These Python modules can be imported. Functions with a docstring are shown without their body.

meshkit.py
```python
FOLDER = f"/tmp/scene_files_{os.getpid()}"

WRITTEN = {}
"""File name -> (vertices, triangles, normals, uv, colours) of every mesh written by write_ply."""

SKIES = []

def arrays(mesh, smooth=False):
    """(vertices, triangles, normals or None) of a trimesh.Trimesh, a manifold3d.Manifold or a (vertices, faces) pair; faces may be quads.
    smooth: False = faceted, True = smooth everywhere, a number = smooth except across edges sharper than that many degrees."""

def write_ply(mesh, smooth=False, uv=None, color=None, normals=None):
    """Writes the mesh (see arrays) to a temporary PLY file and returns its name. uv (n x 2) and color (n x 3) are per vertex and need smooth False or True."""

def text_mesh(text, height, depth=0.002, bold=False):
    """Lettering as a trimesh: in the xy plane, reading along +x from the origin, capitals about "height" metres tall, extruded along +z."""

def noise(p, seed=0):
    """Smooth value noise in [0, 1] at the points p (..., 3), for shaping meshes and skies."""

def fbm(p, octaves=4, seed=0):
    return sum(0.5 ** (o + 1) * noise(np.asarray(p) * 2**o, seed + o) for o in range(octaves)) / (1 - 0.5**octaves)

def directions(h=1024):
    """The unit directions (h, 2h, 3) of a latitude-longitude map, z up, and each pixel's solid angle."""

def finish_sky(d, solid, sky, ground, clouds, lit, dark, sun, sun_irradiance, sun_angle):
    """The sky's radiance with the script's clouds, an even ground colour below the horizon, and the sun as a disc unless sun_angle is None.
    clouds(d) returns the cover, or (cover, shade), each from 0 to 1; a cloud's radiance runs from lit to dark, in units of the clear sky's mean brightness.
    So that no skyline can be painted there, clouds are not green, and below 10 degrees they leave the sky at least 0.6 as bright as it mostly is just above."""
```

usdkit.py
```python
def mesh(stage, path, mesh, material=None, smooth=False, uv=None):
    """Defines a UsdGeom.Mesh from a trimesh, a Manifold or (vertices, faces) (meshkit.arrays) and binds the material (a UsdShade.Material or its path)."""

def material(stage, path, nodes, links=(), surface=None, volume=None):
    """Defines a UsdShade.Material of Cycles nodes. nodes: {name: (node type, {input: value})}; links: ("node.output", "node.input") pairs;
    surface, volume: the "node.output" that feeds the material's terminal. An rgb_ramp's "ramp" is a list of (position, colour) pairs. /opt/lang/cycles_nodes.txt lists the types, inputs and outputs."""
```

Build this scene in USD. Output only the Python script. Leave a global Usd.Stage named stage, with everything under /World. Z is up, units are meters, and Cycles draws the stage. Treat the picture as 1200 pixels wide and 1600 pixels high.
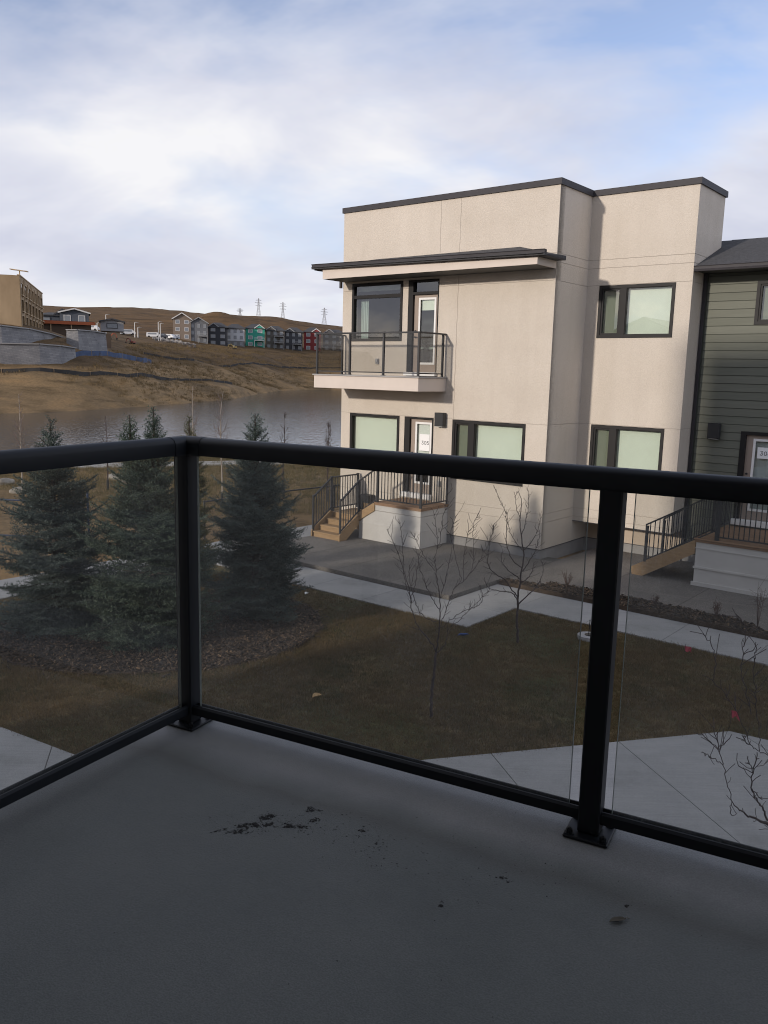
import math, numpy as np, trimesh, shapely, usdkit, meshkit
from shapely.geometry import Polygon, LineString, box as sbox
from scipy.interpolate import RBFInterpolator, splprep, splev
from pxr import Usd, UsdGeom, UsdLux, UsdShade, Gf, Sdf, Vt

stage = Usd.Stage.CreateInMemory()
UsdGeom.SetStageUpAxis(stage, UsdGeom.Tokens.z)
UsdGeom.SetStageMetersPerUnit(stage, 1.0)
UsdGeom.Xform.Define(stage, '/World'); UsdGeom.Scope.Define(stage, '/World/Looks')

# ---------------------------------------------------------------- camera, sky, sun, exposure
EYE = 4.55                                  # metres above the lawn
PITCH, ROLL = math.radians(9.517), math.radians(1.409)
EXPOSURE = 0.58
SUN_HEADING, SUN_EL = math.radians(229.8), math.radians(14.0)
SKY_STRENGTH = 0.12
CLOUD_AT = (8.72, 4.93, 0.0)
SUN_INT = 0.50
cp, sp, cr, sr = math.cos(PITCH), math.sin(PITCH), math.cos(ROLL), math.sin(ROLL)
cam = UsdGeom.Camera.Define(stage, '/World/camera')
right = (cr, sr*sp, sr*cp); up = (-sr, cr*sp, cr*cp); back = (0, -cp, sp)
cam.AddTransformOp().Set(Gf.Matrix4d(*right, 0, *up, 0, *back, 0, 0, 0, EYE, 1))
cam.CreateFocalLengthAttr(28.0)
cam.CreateHorizontalApertureAttr(28.0*1200/1294); cam.CreateVerticalApertureAttr(28.0*1600/1294)
cam.CreateClippingRangeAttr(Gf.Vec2f(0.05, 5000)); cam.CreateExposureAttr(EXPOSURE)
sun_dir = np.array([math.sin(SUN_HEADING)*math.cos(SUN_EL), math.cos(SUN_HEADING)*math.cos(SUN_EL), math.sin(SUN_EL)])
sun = UsdLux.DistantLight.Define(stage, '/World/sun')
sun.CreateIntensityAttr(SUN_INT); sun.CreateAngleAttr(2.2); sun.CreateNormalizeAttr(True); sun.CreateColorAttr(Gf.Vec3f(1.0, 0.90, 0.80))
zax = sun_dir; xax = np.cross([0, 0, 1], zax); xax /= np.linalg.norm(xax); yax = np.cross(zax, xax)
sun.AddTransformOp().Set(Gf.Matrix4d(*xax, 0, *yax, 0, *zax, 0, 0, 0, 50, 1))
sky = UsdLux.DomeLight.Define(stage, '/World/sky')
skymat = usdkit.material(stage, '/World/Looks/sky', {
    'sky': ('sky_texture', {'sky_type': 'single_scattering', 'sun_disc': False, 'sun_elevation': SUN_EL, 'sun_rotation': SUN_HEADING, 'altitude': 1000.0}),
    'tc': ('texture_coordinate', {}), 'sep': ('separate_xyz', {}),
    'zoff': ('math', {'math_type': 'add', 'value2': 0.42}), 'zmax': ('math', {'math_type': 'maximum', 'value2': 0.30}),
    'px': ('math', {'math_type': 'divide'}), 'py': ('math', {'math_type': 'divide'}), 'comb': ('combine_xyz', {'z': 3.7}),
    'map': ('mapping', {'location': CLOUD_AT, 'rotation': (0, 0, -0.7), 'scale': (1.0, 1.5, 1.0)}),
    'n1': ('noise_texture', {'scale': 1.55, 'detail': 7.0, 'roughness': 0.52, 'distortion': 0.25}),
    'n2': ('noise_texture', {'scale': 2.6, 'detail': 6.0, 'roughness': 0.5, 'distortion': 0.3}),
    'hz': ('map_range', {'from_min': 0.0, 'from_max': 0.22, 'to_min': 0.16, 'to_max': 0.0, 'clamp': True}), 'n1h': ('math', {'math_type': 'add'}),
    'cov': ('rgb_ramp', {'ramp': [(0.36, (0.08, 0.08, 0.08)), (0.45, (0.5, 0.5, 0.5)), (0.58, (0.98, 0.98, 0.98))]}),
    'shade': ('rgb_ramp', {'ramp': [(0.30, (3.35, 3.48, 4.2)), (0.50, (4.2, 4.28, 4.8)), (0.66, (5.2, 5.17, 5.3))]}),
    'tint': ('mix', {'mix_type': 'multiply', 'fac': 1.0, 'color2': (1.18, 1.04, 1.12)}),
    'mix': ('mix', {'mix_type': 'mix'}), 'bg': ('background_shader', {'strength': SKY_STRENGTH}),
}, [('tc.generated', 'sep.vector'), ('sep.z', 'zoff.value1'), ('zoff.value', 'zmax.value1'), ('sep.x', 'px.value1'), ('zmax.value', 'px.value2'), ('sep.y', 'py.value1'), ('zmax.value', 'py.value2'),
    ('px.value', 'comb.x'), ('py.value', 'comb.y'), ('comb.vector', 'map.vector'), ('map.vector', 'n1.vector'), ('map.vector', 'n2.vector'), ('sep.z', 'hz.value'), ('n1.fac', 'n1h.value1'), ('hz.result', 'n1h.value2'),
    ('n1h.value', 'cov.fac'), ('n2.fac', 'shade.fac'), ('cov.color', 'mix.fac'), ('sky.color', 'tint.color1'), ('tint.color', 'mix.color1'), ('shade.color', 'mix.color2'), ('mix.color', 'bg.color')], surface='bg.background')
UsdShade.MaterialBindingAPI.Apply(sky.GetPrim()).Bind(skymat)
sky.GetPrim().SetCustomDataByKey('kind', 'structure')

# ---------------------------------------------------------------- helpers
_count = {}
def path_for(parent, name):
    base = parent.rstrip('/') + '/' + name
    n = _count.get(base, 0); _count[base] = n + 1
    return base if n == 0 else f'{base}_{n:03d}'
def tag(prim, label=None, cat=None, group=None, kind=None):
    for k, v in (('label', label), ('category', cat), ('group', group), ('kind', kind)):
        if v: prim.SetCustomDataByKey(k, v)
    return prim
def thing(name, label, cat, loc=(0, 0, 0), rot=0.0, group=None, scale=None):
    x = UsdGeom.Xform.Define(stage, path_for('/World', name))
    x.AddTranslateOp().Set(Gf.Vec3d(*map(float, loc))); x.AddRotateZOp().Set(float(rot))
    if scale: x.AddScaleOp().Set(Gf.Vec3f(*scale))
    return tag(x.GetPrim(), label, cat, group)
def obj(name, mesh, m, parent=None, smooth=False, label=None):
    pp = path_for(parent.GetPath().pathString if parent else '/World', name)
    p = usdkit.mesh(stage, pp, mesh, m, smooth).GetPrim()
    if label: p.SetCustomDataByKey('label', label)
    return p
def struct(name, mesh, m, smooth=False):
    return tag(obj(name, mesh, m, None, smooth), kind='structure')
def dup(root, loc, rot, label, group=None, scale=None):
    was = root.GetCustomData()
    base = root.GetName()
    r = thing(base, label, was['category'], loc, rot, group or was.get('group'), scale)
    r.GetReferences().AddInternalReference(root.GetPath()); r.SetInstanceable(True)
    return r
cat_ = trimesh.util.concatenate
def bx(x0, x1, y0, y1, z0, z1):
    x0, x1 = sorted((x0, x1)); y0, y1 = sorted((y0, y1)); z0, z1 = sorted((z0, z1))
    b = trimesh.creation.box((x1-x0, y1-y0, z1-z0)); b.apply_translation(((x0+x1)/2, (y0+y1)/2, (z0+z1)/2)); return b
def cbx(x0, x1, y0, y1, z0, z1, c=0.006):
    "box with chamfered edges"
    b = bx(x0, x1, y0, y1, z0, z1); v = np.array(b.vertices); ctr = v.mean(0)
    pts = []
    for p in v:
        s = np.sign(p-ctr)
        for k in range(3):
            q = p.copy()
            for j in range(3):
                if j != k: q[j] -= s[j]*c
            pts.append(q)
    return trimesh.convex.convex_hull(np.array(pts))
def bar(p, q, w, h=None, upv=(0, 0, 1)):
    "rectangular bar from p to q, w wide, h high"
    p, q = np.asarray(p, float), np.asarray(q, float); h = h or w
    d = q-p; L = np.linalg.norm(d); d /= L
    u = np.asarray(upv, float)
    if abs(d@u) > .98: u = np.array([0, 1.0, 0])
    s = np.cross(d, u); s /= np.linalg.norm(s); u = np.cross(s, d)
    b = trimesh.creation.box((w, h, L)); T = np.eye(4); T[:3, 0], T[:3, 1], T[:3, 2], T[:3, 3] = s, u, d, (p+q)/2
    b.apply_transform(T); return b
def tube(points, radii, sides=6):
    p = np.asarray(points, float); n = len(p)
    t = np.gradient(p, axis=0); t /= np.linalg.norm(t, axis=1, keepdims=True)+1e-12
    a = np.cross(t, np.where(np.abs(t[:, 2:]) < 0.9, [0, 0, 1.0], [1.0, 0, 0])); a /= np.linalg.norm(a, axis=1, keepdims=True)+1e-12
    b = np.cross(t, a); ang = np.arange(sides)*2*np.pi/sides
    v = p[:, None]+np.broadcast_to(radii, (n,))[:, None, None]*(np.cos(ang)[None, :, None]*a[:, None]+np.sin(ang)[None, :, None]*b[:, None])
    i, j = np.meshgrid(np.arange(n-1), np.arange(sides), indexing='ij')
    q = np.stack([i*sides+j, i*sides+(j+1) % sides, (i+1)*sides+(j+1) % sides, (i+1)*sides+j], -1).reshape(-1, 4)
    f = np.vstack([q[:, [0, 1, 2]], q[:, [0, 2, 3]]])
    caps = [[0, k+1, k] for k in range(1, sides-1)] + [[(n-1)*sides, (n-1)*sides+k, (n-1)*sides+k+1] for k in range(1, sides-1)]
    return trimesh.Trimesh(v.reshape(-1, 3), np.vstack([f, caps]), process=False)
def rod(p, q, r, sides=8): return tube([p, q], [r, r], sides)
def extr(poly, y0, y1):
    "polygon in (x,z) extruded along y between y0 and y1"
    out = []
    for g in getattr(poly, 'geoms', [poly]):
        if g.is_empty or g.area < 1e-6: continue
        m = trimesh.creation.extrude_polygon(g, abs(y1-y0), engine='earcut')
        v = np.array(m.vertices); m = trimesh.Trimesh(np.c_[v[:, 0], max(y0, y1)-v[:, 2], v[:, 1]], m.faces, process=False); out.append(m)
    return cat_(out)
def extx(poly, x0, x1):
    "polygon in (y,z) extruded along x"
    out = []
    for g in getattr(poly, 'geoms', [poly]):
        m = trimesh.creation.extrude_polygon(g, abs(x1-x0), engine='earcut'); v = np.array(m.vertices)
        out.append(trimesh.Trimesh(np.c_[min(x0, x1)+v[:, 2], v[:, 0], v[:, 1]], m.faces, process=False))
    return cat_(out)
def extz(poly, z0, z1):
    out = []
    for g in getattr(poly, 'geoms', [poly]):
        if g.is_empty or g.area < 1e-5: continue
        m = trimesh.creation.extrude_polygon(g, z1-z0, engine='earcut'); m.apply_translation((0, 0, z0)); out.append(m)
    return cat_(out)
def frame(x0, x1, z0, z1, w, y0, y1):
    return extr(sbox(x0, z0, x1, z1).difference(sbox(x0+w, z0+w, x1-w, z1-w)), y0, y1)
def profile_sweep(prof, p0, p1, m0=0.0, m1=0.0):
    "closed (lateral, up) profile swept level from p0 to p1; m0, m1 shear the ends (mitre)"
    p0, p1 = np.asarray(p0, float), np.asarray(p1, float); d = p1-p0; d /= np.linalg.norm(d)
    s = np.array([d[1], -d[0], 0]); prof = np.asarray(prof, float); n = len(prof)
    A = p0+prof[:, :1]*s+prof[:, 1:]*np.array([0, 0, 1.0])+prof[:, :1]*m0*d; B = p1+prof[:, :1]*s+prof[:, 1:]*np.array([0, 0, 1.0])+prof[:, :1]*m1*d
    f = []
    for k in range(n):
        a, b = k, (k+1) % n; f += [[a, b, n+b], [a, n+b, n+a]]
    for k in range(1, n-1): f += [[0, k+1, k], [n, n+k, n+k+1]]
    m = trimesh.Trimesh(np.vstack([A, B]), f, process=False); m.fix_normals(); return m

# ---------------------------------------------------------------- materials
_m = {}
def mat(name, col, rough=0.7, var=0.0, scale=3.0, col2=None, bump=0.0, bscale=60.0, metal=0.0, rnd=0.0, spec=0.5, fine=0.0, fscale=200., stretch=None, detail=5.0, dist=0.01):
    if name in _m: return _m[name]
    nodes = {'p': ('principled_bsdf', {'roughness': rough, 'metallic': metal, 'specular_ior_level': spec, 'base_color': col}), 'tc': ('texture_coordinate', {})}
    links = []
    vec = 'tc.object'
    if stretch: nodes['mp'] = ('mapping', {'scale': stretch}); links.append((vec, 'mp.vector')); vec = 'mp.vector'
    c2 = col2 or tuple(min(1, c*(1-var)) for c in col); c1 = col if col2 else tuple(min(1, c*(1+var)) for c in col)
    last = None
    if var or col2:
        nodes['n'] = ('noise_texture', {'scale': scale, 'detail': detail, 'roughness': 0.6})
        nodes['r'] = ('rgb_ramp', {'ramp': [(0.3, c2), (0.7, c1)]}); links += [(vec, 'n.vector'), ('n.fac', 'r.fac')]; last = 'r.color'
    if fine:
        nodes['fn'] = ('noise_texture', {'scale': fscale, 'detail': 2.0}); nodes['fr'] = ('rgb_ramp', {'ramp': [(0.3, (1-fine,)*3), (0.7, (1+fine,)*3)]})
        nodes['fm'] = ('mix', {'mix_type': 'multiply', 'fac': 1.0, 'color1': col}); links += [(vec, 'fn.vector'), ('fn.fac', 'fr.fac'), ('fr.color', 'fm.color2')]
        if last: links.append((last, 'fm.color1'))
        last = 'fm.color'
    if rnd:
        nodes['oi'] = ('object_info', {}); nodes['mr'] = ('map_range', {'from_min': 0., 'from_max': 1., 'to_min': 1-rnd, 'to_max': 1+rnd}); nodes['cc'] = ('combine_color', {})
        nodes['rm'] = ('mix', {'mix_type': 'multiply', 'fac': 1.0, 'color1': col})
        links += [('oi.random', 'mr.value'), ('mr.result', 'cc.r'), ('mr.result', 'cc.g'), ('mr.result', 'cc.b'), ('cc.color', 'rm.color2')]
        if last: links.append((last, 'rm.color1'))
        last = 'rm.color'
    if last: links.append((last, 'p.base_color'))
    if bump:
        nodes['bn'] = ('noise_texture', {'scale': bscale, 'detail': 4.0}); nodes['b'] = ('bump', {'strength': bump, 'distance': dist})
        links += [(vec, 'bn.vector'), ('bn.fac', 'b.height'), ('b.normal', 'p.normal')]
    _m[name] = usdkit.material(stage, '/World/Looks/'+name, nodes, links, surface='p.BSDF'); return _m[name]
def glass(name, tint, ior=1.5, rough=0.0):
    return usdkit.material(stage, '/World/Looks/'+name, {'t': ('transparent_bsdf', {'color': tint}), 'g': ('glossy_bsdf', {'color': (1, 1, 1), 'roughness': rough}), 'f': ('fresnel', {'IOR': ior}), 'm': ('mix_closure', {}), 'ge': ('geometry', {}), 'k': ('math', {'math_type': 'subtract', 'value1': 1.0}), 'x': ('math', {'math_type': 'multiply'})},
        [('ge.backfacing', 'k.value2'), ('f.fac', 'x.value1'), ('k.value', 'x.value2'), ('x.value', 'm.fac'), ('t.BSDF', 'm.closure1'), ('g.BSDF', 'm.closure2')], surface='m.closure')
stucco = usdkit.material(stage, '/World/Looks/stucco', {'g': ('geometry', {}), 'n1': ('noise_texture', {'scale': 0.8, 'detail': 8.0, 'roughness': 0.65}), 'mp': ('mapping', {'scale': (3.2, 3.2, 0.28)}), 'n2': ('noise_texture', {'scale': 1.0, 'detail': 5.0}), 'n3': ('noise_texture', {'scale': 48.0, 'detail': 4.0, 'roughness': 0.7}),
    'r1': ('rgb_ramp', {'ramp': [(0.28, (0.515, 0.460, 0.392)), (0.5, (0.550, 0.494, 0.424)), (0.72, (0.570, 0.514, 0.445))]}), 'r2': ('rgb_ramp', {'ramp': [(0.30, (0.965, 0.962, 0.955)), (0.55, (1.0, 1.0, 1.0)), (0.75, (1.03, 1.03, 1.03))]}), 'r3': ('rgb_ramp', {'ramp': [(0.3, (0.88, 0.88, 0.88)), (0.7, (1.10, 1.10, 1.10))]}),
    'm1': ('mix', {'mix_type': 'multiply', 'fac': 1.0}), 'm2': ('mix', {'mix_type': 'multiply', 'fac': 1.0}), 'p': ('principled_bsdf', {'roughness': 0.93, 'specular_ior_level': 0.2}), 'b': ('bump', {'strength': 0.8, 'distance': 0.012})},
    [('g.position', 'n1.vector'), ('g.position', 'mp.vector'), ('mp.vector', 'n2.vector'), ('g.position', 'n3.vector'), ('n1.fac', 'r1.fac'), ('n2.fac', 'r2.fac'), ('n3.fac', 'r3.fac'), ('r1.color', 'm1.color1'), ('r2.color', 'm1.color2'), ('m1.color', 'm2.color1'), ('r3.color', 'm2.color2'), ('m2.color', 'p.base_color'), ('n3.fac', 'b.height'), ('b.normal', 'p.normal')], surface='p.BSDF')
stucco_back = mat('stucco_joint', (0.33, 0.29, 0.25), 0.95)
fascia = mat('cream_fascia', (0.56, 0.49, 0.43), 0.6, var=0.04, scale=2)
flashing = mat('dark_flashing', (0.045, 0.042, 0.046), 0.55, var=0.15, scale=1.5, spec=0.2)
frame_m = mat('window_frame', (0.013, 0.012, 0.012), 0.55, var=0.1, spec=0.25)
concrete_f = mat('foundation_concrete', (0.24, 0.235, 0.23), 0.9, var=0.12, scale=2.5, bump=0.3, bscale=40)
walk_m = usdkit.material(stage, '/World/Looks/sidewalk_concrete', {'g': ('geometry', {}), 'oi': ('object_info', {}), 'n1': ('noise_texture', {'scale': 1.1, 'detail': 8.0, 'roughness': 0.68}), 'mp': ('mapping', {'rotation': (0, 0, 0.9), 'scale': (1.5, 42.0, 1.0)}), 'n2': ('noise_texture', {'scale': 1.0, 'detail': 3.0}), 'n3': ('noise_texture', {'scale': 70.0, 'detail': 3.0}),
    'r1': ('rgb_ramp', {'ramp': [(0.28, (0.225, 0.225, 0.218)), (0.45, (0.292, 0.292, 0.288)), (0.7, (0.335, 0.333, 0.326))]}), 'r2': ('rgb_ramp', {'ramp': [(0.3, (0.93, 0.93, 0.93)), (0.7, (1.07, 1.07, 1.07))]}), 'r3': ('rgb_ramp', {'ramp': [(0.3, (0.90, 0.90, 0.90)), (0.7, (1.09, 1.09, 1.09))]}),
    'mr': ('map_range', {'to_min': 0.93, 'to_max': 1.06}), 'cc': ('combine_color', {}), 'm1': ('mix', {'mix_type': 'multiply', 'fac': 1.0}), 'm2': ('mix', {'mix_type': 'multiply', 'fac': 1.0}), 'm3': ('mix', {'mix_type': 'multiply', 'fac': 1.0}), 'p': ('principled_bsdf', {'roughness': 0.9, 'specular_ior_level': 0.3}), 'b': ('bump', {'strength': 0.4, 'distance': 0.004})},
    [('g.position', 'n1.vector'), ('g.position', 'mp.vector'), ('mp.vector', 'n2.vector'), ('g.position', 'n3.vector'), ('n1.fac', 'r1.fac'), ('n2.fac', 'r2.fac'), ('n3.fac', 'r3.fac'), ('oi.random', 'mr.value'), ('mr.result', 'cc.r'), ('mr.result', 'cc.g'), ('mr.result', 'cc.b'), ('r1.color', 'm1.color1'), ('r2.color', 'm1.color2'), ('m1.color', 'm2.color1'), ('r3.color', 'm2.color2'), ('m2.color', 'm3.color1'), ('cc.color', 'm3.color2'), ('m3.color', 'p.base_color'), ('n2.fac', 'b.height'), ('b.normal', 'p.normal')], surface='p.BSDF')
patio_m = mat('aggregate_concrete', (0.150, 0.136, 0.122), 0.92, var=0.16, scale=1.4, bump=0.6, bscale=90, fine=0.42, fscale=42, rnd=0.07, detail=8.0)
door_m = mat('door_beige', (0.27, 0.215, 0.175), 0.55, var=0.03)
white_m = mat('white_trim', (0.72, 0.71, 0.69), 0.5, var=0.03)
paper_m = mat('white_paper', (0.78, 0.78, 0.77), 0.8)
ink_m = mat('black_ink', (0.03, 0.03, 0.035), 0.7)
blind_m = mat('roller_blind', (0.72, 0.75, 0.67), 0.8, var=0.02, scale=4)
blind_d = mat('screened_blind', (0.20, 0.215, 0.17), 0.8, var=0.03, scale=4)
dark_in = mat('dark_room', (0.035, 0.037, 0.04), 0.9, var=0.3, scale=1.5)
curtain_m = mat('pale_curtain', (0.34, 0.40, 0.38), 0.9, var=0.05)
black_metal = mat('black_metal', (0.012, 0.013, 0.015), 0.42, var=0.15, scale=8, bump=0.04, bscale=300)
rail_black = mat('railing_paint', (0.006, 0.0075, 0.010), 0.45, var=0.2, spec=0.25, scale=5, bump=0.05, bscale=260)
dark_bar = mat('railing_bar', (0.022, 0.022, 0.024), 0.5)
shingle = mat('grey_shingle', (0.055, 0.055, 0.058), 0.95, var=0.3, scale=14, bump=0.5, bscale=30)
soffit_m = mat('dark_soffit', (0.06, 0.058, 0.055), 0.7)
green_m = [mat('green_siding_%s' % n, c, 0.7, var=0.06, scale=5, stretch=(0.4, 2, 6), bump=0.2, bscale=30) for n, c in (('plain', (0.128, 0.133, 0.104)), ('light', (0.135, 0.140, 0.110)), ('deep', (0.120, 0.126, 0.098)))]
green_trim = mat('dark_green_trim', (0.045, 0.05, 0.038), 0.7, var=0.08)
skirt_m = mat('porch_skirt', (0.48, 0.465, 0.44), 0.7, var=0.05, scale=2.5)
wood_new = mat('new_treated_wood', (0.33, 0.22, 0.115), 0.75, col2=(0.25, 0.16, 0.08), scale=3, stretch=(1.5, 8, 8), bump=0.2, bscale=20, rnd=0.12)
wood_deck = mat('cedar_deck', (0.25, 0.15, 0.085), 0.75, col2=(0.19, 0.11, 0.06), scale=4, stretch=(1.5, 8, 8), rnd=0.15)
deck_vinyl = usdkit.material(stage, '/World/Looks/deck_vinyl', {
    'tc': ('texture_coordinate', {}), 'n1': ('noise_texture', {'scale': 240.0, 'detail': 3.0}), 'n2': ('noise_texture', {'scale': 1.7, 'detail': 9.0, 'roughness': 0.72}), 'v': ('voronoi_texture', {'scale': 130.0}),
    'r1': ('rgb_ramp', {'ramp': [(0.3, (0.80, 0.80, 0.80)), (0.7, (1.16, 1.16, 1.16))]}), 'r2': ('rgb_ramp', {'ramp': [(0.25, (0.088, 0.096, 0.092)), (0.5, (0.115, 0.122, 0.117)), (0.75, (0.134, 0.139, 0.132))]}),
    'sep': ('separate_xyz', {}), 'n3': ('noise_texture', {'scale': 3.5, 'detail': 5.0}), 'ya': ('math', {'math_type': 'multiply_add', 'value2': 0.12}), 'yr': ('rgb_ramp', {'ramp': [(0.0, (1.0, 1.0, 1.0)), (0.36, (1.0, 1.0, 1.0)), (0.50, (0.86, 0.83, 0.80)), (0.60, (1.15, 1.12, 1.13)), (0.75, (1.75, 1.68, 1.75)), (1.0, (1.8, 1.75, 1.82))]}),  # darker dirt band; lighter strip at the edge is light put into colour
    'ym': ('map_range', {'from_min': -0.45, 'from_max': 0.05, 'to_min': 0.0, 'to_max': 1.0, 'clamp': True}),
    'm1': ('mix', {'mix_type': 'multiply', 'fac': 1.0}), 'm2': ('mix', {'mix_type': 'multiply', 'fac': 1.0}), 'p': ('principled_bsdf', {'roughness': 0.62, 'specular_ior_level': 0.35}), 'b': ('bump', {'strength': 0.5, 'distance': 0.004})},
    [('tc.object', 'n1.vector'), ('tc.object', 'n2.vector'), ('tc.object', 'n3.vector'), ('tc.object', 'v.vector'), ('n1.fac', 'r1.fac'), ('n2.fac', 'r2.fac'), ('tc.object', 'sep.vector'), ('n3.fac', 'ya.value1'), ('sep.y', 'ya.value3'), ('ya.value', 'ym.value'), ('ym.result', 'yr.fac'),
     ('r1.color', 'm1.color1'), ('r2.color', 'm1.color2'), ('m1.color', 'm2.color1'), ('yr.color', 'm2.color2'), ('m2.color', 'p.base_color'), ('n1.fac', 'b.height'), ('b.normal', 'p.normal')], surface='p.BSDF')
pane_m = usdkit.material(stage, '/World/Looks/railing_glass', {'t': ('transparent_bsdf', {'color': (0.90, 0.905, 0.895)}), 'g': ('glossy_bsdf', {'color': (1, 1, 1), 'roughness': 0.0}), 'f': ('fresnel', {'IOR': 1.45}), 'm': ('mix_closure', {}), 'ge': ('geometry', {}), 'k': ('math', {'math_type': 'subtract', 'value1': 1.0}), 'x': ('math', {'math_type': 'multiply'}),
    'd': ('diffuse_bsdf', {'color': (0.62, 0.63, 0.62)}), 'tr': ('translucent_bsdf', {'color': (0.62, 0.63, 0.62)}), 'dm': ('mix_closure', {'fac': 0.55}), 'n1': ('noise_texture', {'scale': 3.0, 'detail': 9.0, 'roughness': 0.7}), 'n2': ('noise_texture', {'scale': 120.0, 'detail': 2.0}), 'mx': ('math', {'math_type': 'multiply'}), 'dr': ('rgb_ramp', {'ramp': [(0.12, (0.006, 0.006, 0.006)), (0.30, (0.014, 0.014, 0.014)), (0.50, (0.045, 0.045, 0.045))]}), 'o': ('mix_closure', {})},  # faint dusty film in the glass stands in for a hazy veil
    [('ge.backfacing', 'k.value2'), ('f.fac', 'x.value1'), ('k.value', 'x.value2'), ('x.value', 'm.fac'), ('t.BSDF', 'm.closure1'), ('g.BSDF', 'm.closure2'), ('d.BSDF', 'dm.closure1'), ('tr.BSDF', 'dm.closure2'), ('ge.position', 'n1.vector'), ('ge.position', 'n2.vector'), ('n1.fac', 'mx.value1'), ('n2.fac', 'mx.value2'), ('mx.value', 'dr.fac'), ('dr.color', 'o.fac'), ('m.closure', 'o.closure1'), ('dm.closure', 'o.closure2')], surface='o.closure')
pane_far = glass('balcony_glass', (0.88, 0.88, 0.87), 1.5)
win_glass = glass('window_glass', (0.92, 0.945, 0.925), 2.1)

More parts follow.
